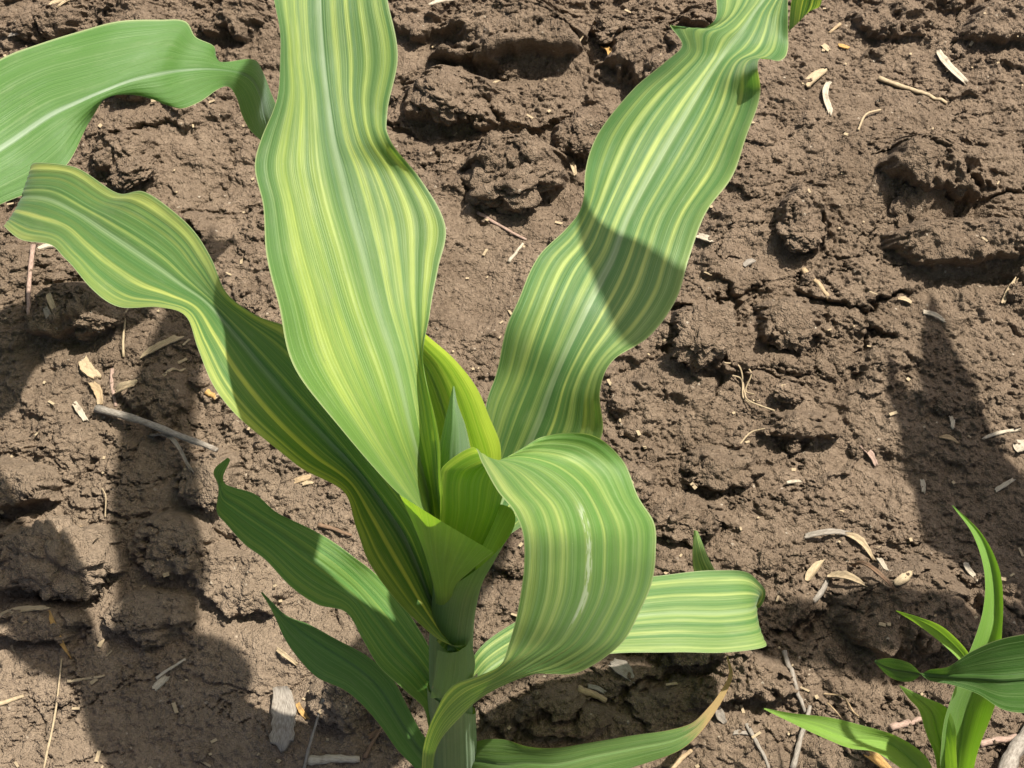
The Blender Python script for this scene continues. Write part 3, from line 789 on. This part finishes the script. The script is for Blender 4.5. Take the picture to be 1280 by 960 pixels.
# seedling in the lower right corner -----------------------------------
sb = gpt(1196, 985)
seed = root('corn_seedling', sb, 'small light green corn seedling in the lower right corner', 'seedling')
m_seed = leaf_mat('seedling_leaf', 51.0, green=(.15, .31, .036), yellow=(.20, .31, .05), s1=.1, s2=.35, trans=.42, rib=(.22, .34, .06), ribw=.02, wax=.15)
m_seed2 = leaf_mat('seedling_leaf_bright', 53.0, green=(.21, .38, .05), yellow=(.26, .36, .06), s1=.1, s2=.35, trans=.42, rib=(.24, .36, .06), ribw=.02, wax=.15)
sy = sb[1]
leaf3d('leaf', pst([      # broad upright blade
    (1178, 985, sy - .004, 1196, 985, sy + .002, 1212, 985, sy - .003),
    (1176, 940, sy - .004, 1200, 935, sy + .006, 1226, 930, sy + .002),
    (1180, 895, sy + .002, 1208, 890, sy + .014, 1240, 890, sy + .008),
    (1196, 850, sy + .012, 1224, 845, sy + .022, 1250, 850, sy + .018),
    (1216, 806, sy + .026, 1236, 800, sy + .032, 1253, 795, sy + .030),
    (1228, 765, sy + .040, 1243, 762, sy + .044, 1254, 760, sy + .042),
    (1230, 715, sy + .058, 1240, 713, sy + .060, 1249, 712, sy + .058),
    (1216, 668, sy + .076, 1222, 668, sy + .077, 1228, 668, sy + .076),
    (1190, 632, sy + .092, 1191, 632, sy + .092, 1192, 632, sy + .092)], 'y'), m_seed, seed, nl=120, nu=24, ruffle=(.0006, 14, 0), ribr=.0012)
leaf3d('leaf', pst([      # leaf reaching left along the ground
    (1156, 985, .030, 1164, 985, .026, 1170, 985, .030),
    (1130, 962, .044, 1146, 956, .040, 1158, 946, .044),
    (1096, 940, .052, 1108, 928, .048, 1124, 920, .052),
    (1060, 936, .054, 1062, 922, .050, 1075, 906, .054),
    (1020, 920, .052, 1022, 908, .048, 1038, 898, .052),
    (985, 902, .046, 987, 897, .044, 990, 892, .046),
    (954, 886, .040, 955, 886, .040, 956, 885, .040)], 'z'), m_seed2, seed, nl=100, nu=22, ruffle=(.0008, 14, 0), ribr=.0012)
leaf3d('leaf', pst([      # small curled blade
    (1172, 975, .030, 1182, 975, .028, 1196, 975, .034),
    (1168, 940, .056, 1180, 945, .050, 1196, 942, .058),
    (1156, 912, .072, 1172, 916, .070, 1194, 908, .076),
    (1148, 885, .084, 1164, 890, .084, 1182, 884, .088),
    (1136, 872, .092, 1146, 873, .093, 1156, 872, .094),
    (1124, 857, .098, 1125, 857, .098, 1126, 857, .098)], 'z'), m_seed2, seed, nl=80, nu=20, ruffle=(.0006, 14, 0), ribr=.0010)
leaf3d('leaf', pst([      # thin blade to the upper left
    (1215, 850, sy + .010, 1218, 846, sy + .012, 1222, 842, sy + .012),
    (1196, 822, sy + .014, 1201, 816, sy + .016, 1206, 810, sy + .016),
    (1172, 800, sy + .022, 1176, 792, sy + .024, 1180, 785, sy + .024),
    (1146, 780, sy + .034, 1148, 775, sy + .034, 1150, 772, sy + .034),
    (1120, 764, sy + .046, 1120, 764, sy + .046, 1120, 763, sy + .046)], 'y'), m_seed2, seed, nl=60, nu=14, ruffle=(0, 14, 0), ribr=.0008)

# ------------------------------------------------------------------ soil clods lying loose
def clod_mesh(k):
    bm = bmesh.new(); bmesh.ops.create_icosphere(bm, subdivisions=5, radius=1)
    off = Vector((k * 7.1, k * 3.3, 1.7))
    for v in bm.verts:
        p = v.co.normalized()
        r = 1 + .42 * mnoise.noise(p * 1.2 + off) + .26 * mnoise.noise(p * 2.4 + off) + .12 * mnoise.noise(p * 6 + off) + .07 * mnoise.noise(p * 14 + off)
        dv = mnoise.voronoi(p * 1.7 + off)[0]; r -= .22 * (dv[1] - dv[0] < .14) * (1 - (dv[1] - dv[0]) / .14)
        dv = mnoise.voronoi(p * 6 + off)[0]; r += .10 * (.5 - dv[0])
        v.co = p * r
    me = bpy.data.meshes.new('soil_clod'); bm.to_mesh(me); bm.free()
    me.polygons.foreach_set('use_smooth', [True] * len(me.polygons)); me.materials.append(SOIL); return me
CL = [clod_mesh(k) for k in range(7)]
rng = random.Random(5)
def clod(px, py, wpx, label, group=None, k=None, flat=.50):
    p = gpt(px, py); s = ((p - CAM) @ FWD) / FPX * wpx * .5
    o = bpy.data.objects.new('soil_clod', CL[rng.randrange(7) if k is None else k]); C.objects.link(o)
    o.scale = (s * rng.uniform(.9, 1.1), s * rng.uniform(.8, 1.0), s * flat * rng.uniform(.85, 1.15))
    o.rotation_euler = (rng.uniform(-.4, .4), rng.uniform(-.4, .4), rng.uniform(0, 6.28))
    o.location = (p[0], p[1], p[2] - s * (.16 if wpx > 30 else -.05))
    return tag(o, label, 'soil clod', group)
for a in [
    (640, 210, 118, 'broad overhanging soil clod between the two tall leaves, black hollow beneath'),
    (560, 118, 84, 'rough soil clod just right of the tallest leaf near the top'),
    (735, 160, 62, 'cracked soil clod touching the left edge of the right tall leaf'),
    (768, 36, 46, 'round soil clod at the top between the two tall leaves'),
    (1160, 236, 100, 'large soil clod at the upper right with a deep shadow at its left'),
    (880, 418, 78, 'flat soil clod right of the right tall leaf at mid height'),
    (988, 406, 66, 'soil clod with two pale husks beside it, right of centre'),
    (258, 606, 58, 'shaded soil clod left of the low left leaf tip'),
    (985, 490, 34, 'upright small soil clod beside the tangle of pale rootlets'),
    (1000, 290, 58, 'blunt soil clod alone to the right of the right tall leaf'),
    (70, 690, 130, 'big shaded soil clod at the left edge below the grey stick'),
    (165, 208, 66, 'soil clod between the plain leaf and the left striped leaf'),
    (118, 392, 60, 'half shaded soil clod under the drooping left leaf end'),
    (430, 862, 60, 'smooth shaded soil clod between stalk and grey wood chip'),
    (852, 645, 60, 'soil clod just above the small upright leaf tip on the right')]:
    clod(*a)
place = random.Random(21)
for i in range(150):
    px = place.uniform(-30, 1310); py = place.uniform(-25, 975)
    wpx = 8 + 22 * place.random() ** 2.2
    if px < 330 and py > 800 and place.random() < .75: continue
    clod(px, py, wpx, 'small loose lump of brown soil lying on the field', 'small loose soil lumps', flat=.75)

# fine crumbs: nobody could count them
def scatter_crumbs():
    r = np.random.RandomState(3); n = 34000
    base = np.array([[0, 0, 1], [.9, 0, .1], [.2, .85, 0], [-.8, .4, .1], [-.6, -.7, 0], [.5, -.8, .1], [0, 0, -.6]])
    fb = np.array([(0, 1, 2), (0, 2, 3), (0, 3, 4), (0, 4, 5), (0, 5, 1), (6, 2, 1), (6, 3, 2), (6, 4, 3), (6, 5, 4), (6, 1, 5)])
    x = r.uniform(-.37, .43, n); y = r.uniform(-.05, .61, n)
    keep = r.rand(n) < .22 + 1.0 * fbm(x * 11.0, y * 11.0, 3, 51); x = x[keep]; y = y[keep]; n = len(x)
    i = np.clip(np.searchsorted(GY, y), 1, len(GY) - 1); j = np.clip(np.searchsorted(GX, x), 1, len(GX) - 1)
    s = .0005 + .0019 * r.rand(n) ** 3.5; z = H[i, j]; x = XS[i, j]; y = YS[i, j]
    a = r.rand(n) * 6.28; q = base[None] * (s[:, None] * r.uniform(.65, 1.35, (n, 7)))[..., None] * np.stack([np.ones(n), r.uniform(.7, 1, n), r.uniform(.6, 1, n)], -1)[:, None]
    V = np.stack([x[:, None] + q[..., 0] * np.cos(a)[:, None] - q[..., 1] * np.sin(a)[:, None], y[:, None] + q[..., 0] * np.sin(a)[:, None] + q[..., 1] * np.cos(a)[:, None], z[:, None] + q[..., 2] + (s * .2)[:, None]], -1).reshape(-1, 3)
    F = (fb[None] + (np.arange(n) * 7)[:, None, None]).reshape(-1, 3)
    o = link_mesh('soil_crumbs', V, F, SOIL, smooth=False); o['kind'] = 'stuff'
    tag(o, 'fine crumbs of brown soil strewn over the field', 'soil crumbs')
scatter_crumbs()

# ------------------------------------------------------------------ dead plant litter
def stick(px0, py0, px1, py1, wpx, mat, label, name='twig', bend=.035, lift=.3, group=None, cat=None):
    a = gpt(px0, py0); b = gpt(px1, py1); s = ((a - CAM) @ FWD) / FPX; r = wpx * s * .5
    L = np.linalg.norm(b - a); d = (b - a) / L; side = np.cross(d, [0, 0, 1.0]); side /= np.linalg.norm(side)
    n = 12; bd = rng.uniform(-bend, bend) * L; ph = rng.uniform(0, 6)
    C0 = []
    for i in range(n):
        f = i / (n - 1); c = a + (b - a) * f + side * (bd * math.sin(f * math.pi) + r * .12 * math.sin(f * 9 + ph))
        c[2] = max(c[2], .65 * ground_h(c[0], c[1]) + .35 * c[2]) + r * lift; C0.append(c)
    V = []; F = []; UV = []; m = 7
    for i, c in enumerate(C0):
        f = i / (n - 1); rr = r * (1 - .35 * f) * (1 + .10 * math.sin(f * 23 + ph))
        up = np.cross(side, d)
        for k in range(m):
            t = 2 * math.pi * k / m; q = c + side * rr * math.cos(t) + up * rr * .8 * math.sin(t)
            V.append(q); UV.append((k / m, f * L * 8))
    for i in range(n - 1):
        for k in range(m): F.append((i * m + k, i * m + (k + 1) % m, (i + 1) * m + (k + 1) % m, (i + 1) * m + k))
    F.append(tuple(range(m))[::-1]); F.append(tuple((n - 1) * m + k for k in range(m)))
    o = link_mesh(name, [q - C0[0] for q in V], F, DRY[mat], None, UV); o.location = C0[0]
    return tag(o, label, cat or {'straw_piece': 'straw'}.get(name, name.split('_')[-1]), group)
def chip(px0, py0, px1, py1, wpx, mat, label, name='husk_flake', curl=.25, taper=(.85, .7), thick=.0007, arch=.05, lift=.0004, seedv=0, group=None, cat=None):
    a = gpt(px0, py0); b = gpt(px1, py1); s = ((a - CAM) @ FWD) / FPX; wd = wpx * s * .85
    L = np.linalg.norm(b - a); d = (b - a) / L; side = np.cross(d, [0, 0, 1.0]); side /= np.linalg.norm(side); up = np.cross(side, d)
    r = random.Random(int(px0 * 7 + py0 * 3)); n = 11; m = 5
    bend = r.uniform(-.10, .10) * L; top = []
    ja = [r.uniform(-.07, .07) for _ in range(m)]; jb = [r.uniform(-.12, .12) for _ in range(m)]
    for i in range(n):
        f = i / (n - 1); ww = wd * .5 * (taper[0] + (1 - taper[0]) * min(1, f * 3)) * (taper[1] + (1 - taper[1]) * min(1, (1 - f) * 2.2)) * (1 + r.uniform(-.13, .13))
        for k in range(m):
            u = k / (m - 1) * 2 - 1; ff = f + (ja[k] if i == 0 else 0) + (jb[k] if i == n - 1 else 0)
            c = a + (b - a) * ff + side * (ww * u + bend * math.sin(f * math.pi))
            c = c + up * (curl * ww * u * u + arch * L * math.sin(f * math.pi) + lift + r.uniform(-.1, .1) * thick)
            top.append(c)
    top = np.array(top)
    gz = max(0, max(ground_h(q[0], q[1]) - q[2] for q in top[::3])) * .4; top[:, 2] += gz
    bot = top - up * thick
    V = np.concatenate([top, bot]); K = n * m; F = []
    UV = [((k % m) / (m - 1), (k // m) / (n - 1) * L * 8) for k in range(K)] * 2
    I = lambda i, k: i * m + k
    for i in range(n - 1):
        for k in range(m - 1):
            q = (I(i, k), I(i, k + 1), I(i + 1, k + 1), I(i + 1, k)); F.append(q); F.append(tuple(K + x for x in q[::-1]))
        for k in (0, m - 1):
            F.append((I(i, k), I(i + 1, k), K + I(i + 1, k), K + I(i, k)))
    for i in (0, n - 1):
        for k in range(m - 1): F.append((I(i, k), I(i, k + 1), K + I(i, k + 1), K + I(i, k)))
    o0 = a.copy(); o = link_mesh(name, V - o0, F, DRY[mat], None, UV); o.location = o0
    return tag(o, label, cat or {'husk_flake': 'husk', 'wood_chip': 'wood chip', 'straw_piece': 'straw', 'dry_leaf': 'dry leaf'}[name], group)

ST, CH = stick, chip
ST(122, 513, 272, 567, 11, 'grey', 'long grey stick lying left of the stalk, pointing to the low left leaf tip', 'stick', lift=.9)
ST(1098, 99, 1183, 131, 7, 'straw', 'long thin pale straw lying at the upper right', 'straw_piece', lift=.8)
CH(1172, 65, 1206, 103, 12, 'white', 'weathered split straw above the long thin straw, upper right', 'straw_piece', curl=.6)
CH(1006, 108, 1034, 88, 15, 'straw', 'pale torn husk wedge near the tip of the right tall leaf', taper=(1, .3))
CH(1036, 104, 1038, 141, 9, 'white', 'short upright pale straw beside the torn husk wedge', 'straw_piece', curl=.5, taper=(.9, .9))
ST(1003, 337, 1036, 374, 8, 'tan', 'short tan stick on the sunny soil right of the right tall leaf', 'stick')
ST(636, 328, 654, 305, 5, 'white', 'small slanting white straw between the two tall leaves', 'straw_piece')
ST(597, 266, 658, 300, 5, 'pinkish', 'thin brown twig between the tall leaves above the white straw', 'twig')
CH(175, 448, 228, 424, 11, 'straw', 'curled pale straw strip below the left striped leaf', 'straw_piece', curl=.8, taper=(.3, .9))
CH(104, 450, 122, 472, 17, 'straw', 'stubby tan husk piece above the grey stick', taper=(.9, .8), thick=.002)
ST(140, 462, 145, 508, 6, 'pinkish', 'short upright brown twig touching the upper end of the grey stick', 'twig')
CH(145, 492, 172, 482, 16, 'straw', 'crumpled pale husk beside the short upright twig', taper=(.6, .6), curl=.7)
ST(155, 448, 161, 385, 3.5, 'straw', 'thin upright straw below the edge of the left leaf', 'straw_piece', lift=2)
ST(43, 310, 38, 402, 7, 'pinkish', 'pinkish straight stem below the blunt end of the left leaf', 'stem', lift=.8)
CH(48, 312, 68, 308, 8, 'white', 'pale husk scrap tucked under the blunt left leaf end')
CH(56, 385, 72, 410, 10, 'grey', 'small greyish flake right of the pinkish stem', curl=.5)
CH(62, 372, 70, 392, 9, 'straw', 'narrow pale flake just above the small greyish flake', curl=.5)
CH(188, 547, 238, 590, 6, 'grey', 'curved dry strip in the shade just under the grey stick', 'dry_leaf', curl=.8, arch=.15)
CH(93, 504, 108, 527, 9, 'white', 'bleached splinter left of the end of the grey stick')
CH(115, 480, 126, 505, 12, 'tan', 'ragged tan husk at the upper end of the grey stick', curl=.6)
CH(73, 655, 96, 668, 9, 'straw', 'pale yellow splinter on the edge of the left shadow', taper=(.9, .9), curl=.1)
ST(82, 656, 118, 661, 4, 'tan', 'thin tan straw crossing behind the pale yellow splinter', 'straw_piece')
CH(354, 866, 352, 938, 34, 'grey', 'large flat grey wood chip left of the stalk base', 'wood_chip', curl=.10, taper=(.85, .95), thick=.0028, arch=.02, lift=.004)
ST(55, 965, 78, 825, 3.5, 'straw', 'very long thin straw standing across the flat soil, lower left', 'straw_piece', lift=2)
ST(196, 850, 233, 826, 4.5, 'white', 'thin pale straw in the lower left shadow', 'straw_piece', lift=2)
CH(193, 862, 210, 846, 12, 'white', 'silvery flake at the foot of the thin shaded straw', curl=.4)
ST(84, 852, 131, 845, 4.5, 'straw', 'short level straw just right of the very long straw', 'straw_piece')
ST(-4, 881, 30, 870, 7, 'straw', 'straw stub cut off by the left edge near the bottom', 'straw_piece')
CH(62, 766, 90, 824, 8, 'gold', 'rusty brown leaf strip hanging over a clod at the left', 'dry_leaf', curl=.5, taper=(.6, .2), arch=.08)
CH(-6, 776, 60, 763, 9, 'straw', 'matted straw strip at the left edge, upper of two', 'straw_piece', curl=.5)
CH(-6, 796, 34, 778, 7, 'tan', 'matted straw strip at the left edge, lower of two', 'straw_piece', curl=.5)
ST(380, 965, 402, 885, 4.5, 'grey', 'thin pale twig rising right of the wood chip', 'twig', lift=2)
CH(402, 888, 413, 860, 5, 'white', 'curled pale tendril at the top of the thin twig', 'dry_leaf', curl=.6)
ST(384, 951, 450, 949, 13, 'white', 'thick bleached straw stub at the bottom left of the stalk', 'straw_piece', bend=.01)
CH(346, 812, 372, 832, 7, 'straw', 'small curled pale strip above the wood chip', 'dry_leaf', curl=.9, arch=.25)
CH(372, 880, 384, 898, 8, 'gold', 'small orange brown flake at the right edge of the wood chip')
ST(455, 948, 478, 908, 6, 'brown', 'short dark brown twig left of the stalk base', 'twig')
CH(462, 922, 484, 916, 10, 'brown', 'dark brown husk against the stalk base')
CH(764, 829, 792, 852, 22, 'grey', 'grey torn leaf flake below the hanging curled leaf', 'dry_leaf', taper=(.8, .3), curl=.3)
ST(722, 862, 758, 876, 11, 'tan', 'stubby tan stem piece below the curled leaf', 'stem', bend=.01)
CH(735, 858, 756, 866, 7, 'grey', 'thin grey sliver lying on the stubby tan stem')
CH(893, 884, 906, 904, 14, 'grey', 'small grey leaf flake under the withered brown leaf tip', 'dry_leaf', taper=(.6, .4))
CH(916, 917, 936, 918, 7, 'grey', 'tiny grey flake below the withered leaf tip')
ST(932, 905, 962, 964, 6, 'grey', 'leaning grey twig left of the seedling', 'twig')
ST(980, 815, 1006, 892, 7, 'grey', 'long grey twig in the shade left of the seedling, upper of a crossing pair', 'twig', lift=1.0)
ST(990, 962, 1012, 884, 8, 'grey', 'long grey twig crossing under the seedling leaf, lower of a crossing pair', 'twig', lift=1.0)
ST(838, 962, 864, 938, 8, 'tan', 'tan straw below the bottom right leaf', 'straw_piece')
CH(1004, 672, 1060, 668, 9, 'grey', 'dry curled leaf ribbon above the lower right clod', 'dry_leaf', curl=.8, arch=.18)
CH(1055, 668, 1092, 700, 11, 'straw', 'pale forked husk at the end of the dry leaf ribbon', 'dry_leaf', curl=.8, arch=.15, taper=(.6, .3))
CH(1008, 726, 1030, 700, 13, 'straw', 'pale boat shaped husk, leftmost of the dry leaf cluster', curl=.9, taper=(.7, .15))
CH(1036, 722, 1082, 734, 14, 'straw', 'flat pale husk in the middle of the dry leaf cluster', curl=.6, taper=(.85, .2))
CH(1018, 752, 1034, 726, 8, 'grey', 'dull husk sliver at the lower left of the dry leaf cluster', curl=.5)
CH(1066, 708, 1122, 742, 7, 'brown', 'dark edged dry strip arching through the dry leaf cluster', 'dry_leaf', curl=.9, arch=.22)
CH(1118, 732, 1140, 715, 14, 'straw', 'pale forked flake at the right end of the dry leaf cluster', taper=(.8, .2), curl=.3)
CH(1098, 700, 1106, 716, 9, 'white', 'tiny pale flake above the dark edged strip')
CH(1152, 600, 1154, 616, 7, 'white', 'small upright white husk on the soil above the dry leaf cluster', curl=.6)
CH(983, 604, 1001, 602, 5, 'white', 'small level white splinter right of the curled leaf')
CH(1076, 557, 1094, 582, 9, 'pinkish', 'short bent pinkish straw right of centre', 'straw_piece', curl=.6)
CH(872, 296, 890, 302, 12, 'white', 'bright white paper-like scrap at the edge of the right tall leaf', curl=.2, taper=(.9, .7))
CH(930, 332, 944, 326, 9, 'grey', 'grey flake right of the bright white scrap')
CH(1228, 549, 1273, 537, 5, 'white', 'thin pale straw in the right hand shadow', 'straw_piece', curl=.4)
CH(1244, 614, 1266, 600, 7, 'white', 'split pale straw low in the right hand shadow', 'straw_piece', curl=.5)
CH(1268, 562, 1284, 556, 18, 'white', 'pale flake cut off by the right edge', curl=.2)
CH(1188, 521, 1190, 536, 7, 'white', 'tiny white scrap at the edge of the right hand shadow')
CH(1174, 547, 1198, 555, 8, 'tan', 'greenish tan husk at the edge of the right hand shadow', curl=.7, taper=(.4, .2))
CH(1122, 374, 1140, 381, 7, 'straw', 'yellow grain husk in front of the dark hollow at right', curl=.8)
CH(1154, 391, 1180, 402, 8, 'white', 'pale straw stub half buried right of the yellow husk', 'straw_piece', curl=.5)
CH(1254, 378, 1268, 355, 7, 'straw', 'slanting pale straw near the right edge at mid height', 'straw_piece')
CH(988, 412, 1000, 420, 10, 'white', 'left of two pale round husks beside a clod', curl=.7, taper=(.5, .5))
CH(1008, 412, 1018, 416, 8, 'white', 'right of two pale round husks beside a clod', curl=.7, taper=(.5, .5))
CH(536, 7, 566, 1, 8, 'white', 'white seed husk at the top edge right of the tallest leaf', curl=.8, taper=(.4, .4))
CH(754, 64, 762, 76, 9, 'gold', 'bright orange brown flake between clods at the top')
CH(714, 210, 719, 220, 7, 'straw', 'small seed husk right of the overhanging clod', curl=.8)
CH(616, 106, 633, 102, 5, 'straw', 'short straw below the uppermost clod', 'straw_piece')
CH(62, 9, 82, 4, 9, 'straw', 'curved pale husk at the top left edge', curl=.8, taper=(.4, .3))
CH(74, 14, 88, 8, 6, 'straw', 'smaller pale husk just below the top left husk', curl=.8, taper=(.4, .3))
CH(12, 46, 28, 38, 8, 'grey', 'greenish grey flake in the top left shadow')
ST(1113, 911, 1152, 902, 10, 'pinkish', 'knotty twig piece left of the seedling stem', 'twig', bend=.02)
ST(1224, 930, 1278, 922, 10, 'pinkish', 'knotty twig piece right of the seedling stem', 'twig', bend=.02)
ST(1245, 985, 1292, 900, 26, 'grey', 'thick grey stem cut off at the bottom right corner', 'stem', bend=.02)
CH(1072, 936, 1112, 968, 16, 'gold', 'golden brown dry leaf under the seedling', 'dry_leaf', curl=.6)
ST(398, 656, 440, 670, 6, 'brown', 'dark twig on the sunny soil between the left leaves', 'twig')
CH(368, 602, 388, 597, 10, 'tan', 'tan husk scrap above the dark twig left of the whorl')
CH(378, 606, 392, 604, 6, 'straw', 'pale sliver beside the tan husk scrap')
ST(1050, 30, 1036, 42, 5, 'tan', 'small tan stub near the tip of the right leaf', 'stick')
CH(1028, 56, 1036, 64, 9, 'straw', 'small pale husk right of the right leaf tip')
CH(1048, 57, 1062, 60, 7, 'gold', 'orange brown husk right of the right leaf tip')
CH(1206, 706, 1222, 728, 9, 'white', 'pale bluish scrap in the crevice behind the seedling')
ST(258, 492, 270, 500, 9, 'gold', 'tiny golden husk ring below the left leaf edge', 'husk_flake', cat='husk')
ST(204, 470, 232, 462, 5, 'straw', 'yellowish stem bit with a hooked end below the left leaf', 'stem')

# pale rootlets
def rootlet(pts, label, wpx=2.2, mat='straw'):
    P = catmull(np.array([gpt(x, y) + (0, 0, .001 + .003 * (i % 2)) for i, (x, y) in enumerate(pts)]), 40)
    s = ((P[0] - CAM) @ FWD) / FPX; r = wpx * s * .5; V = []; F = []; UV = []
    for i, c in enumerate(P):
        t = P[min(i + 1, 39)] - P[max(i - 1, 0)]; t /= max(np.linalg.norm(t), 1e-9); a = np.cross(t, [0, 0, 1.0]); a /= max(np.linalg.norm(a), 1e-6); b = np.cross(a, t)
        for k in range(5):
            q = k * 2 * math.pi / 5; V.append(c + a * r * math.cos(q) + b * r * math.sin(q) - P[0]); UV.append((k / 5, i * .01))
    for i in range(39):
        for k in range(5): F.append((i * 5 + k, i * 5 + (k + 1) % 5, (i + 1) * 5 + (k + 1) % 5, (i + 1) * 5 + k))
    o = link_mesh('rootlet', V, F, DRY[mat], None, UV); o.location = P[0]
    return tag(o, label, 'root')
rootlet([(905, 455), (922, 462), (930, 490), (934, 505), (968, 515)], 'longest pale rootlet curling beside the small upright clod')
rootlet([(928, 455), (938, 470), (932, 490), (942, 498)], 'short pale rootlet looping inside the longest rootlet')
rootlet([(915, 470), (925, 478), (930, 500), (950, 512)], 'pale rootlet running alongside the longest rootlet')
rootlet([(925, 556), (938, 545), (955, 542)], 'single pale rootlet below the rootlet tangle')
rootlet([(1072, 165), (1082, 148), (1100, 140)], 'wavy pale rootlet on the sunny soil at the upper right', 3)
rootlet([(1030, 868), (1052, 876), (1066, 890), (1072, 900)], 'tan rootlet just above the seedling leaf, longer one', 2.4, 'tan')
rootlet([(1034, 880), (1042, 892), (1052, 900)], 'tan rootlet just above the seedling leaf, shorter one', 2.4, 'tan')
rootlet([(128, 612), (134, 625), (132, 648)], 'thin pale root fibre on sunny soil left of centre', 2)

# chaff too fine to count
def chaff():
    r = np.random.RandomState(8); V = []; F = []; UV = []
    for i in range(300):
        p = gpt(r.uniform(-20, 1300), r.uniform(-20, 980)); L = .0012 + .005 * r.rand() ** 2.2; wd = .0004 + .0007 * r.rand(); a = r.rand() * 6.28
        d = np.array([math.cos(a), math.sin(a), r.uniform(-.2, .2)]); s = np.array([-math.sin(a), math.cos(a), r.uniform(-.3, .3)]); up = np.array([0, 0, 1.0])
        k = len(V); c = p + up * .0008
        for e in (-1, 1):
            for f in (-1, 1):
                for g in (0, 1): V.append(c + d * L * .5 * e + s * wd * f + up * .0004 * g); UV.append((f, e))
        F += [(k + a_, k + b, k + c_, k + d_) for a_, b, c_, d_ in ((0, 1, 3, 2), (4, 6, 7, 5), (0, 4, 5, 1), (2, 3, 7, 6), (1, 5, 7, 3), (0, 2, 6, 4))]
    o = link_mesh('chaff', V, F, DRY['straw'], None, UV, smooth=False); o['kind'] = 'stuff'
    tag(o, 'fine pale chaff and straw bits strewn over the soil', 'chaff')
chaff()
print('TRIS', sum(len(o.data.polygons) * 2 for o in bpy.data.objects if o.type == 'MESH'))
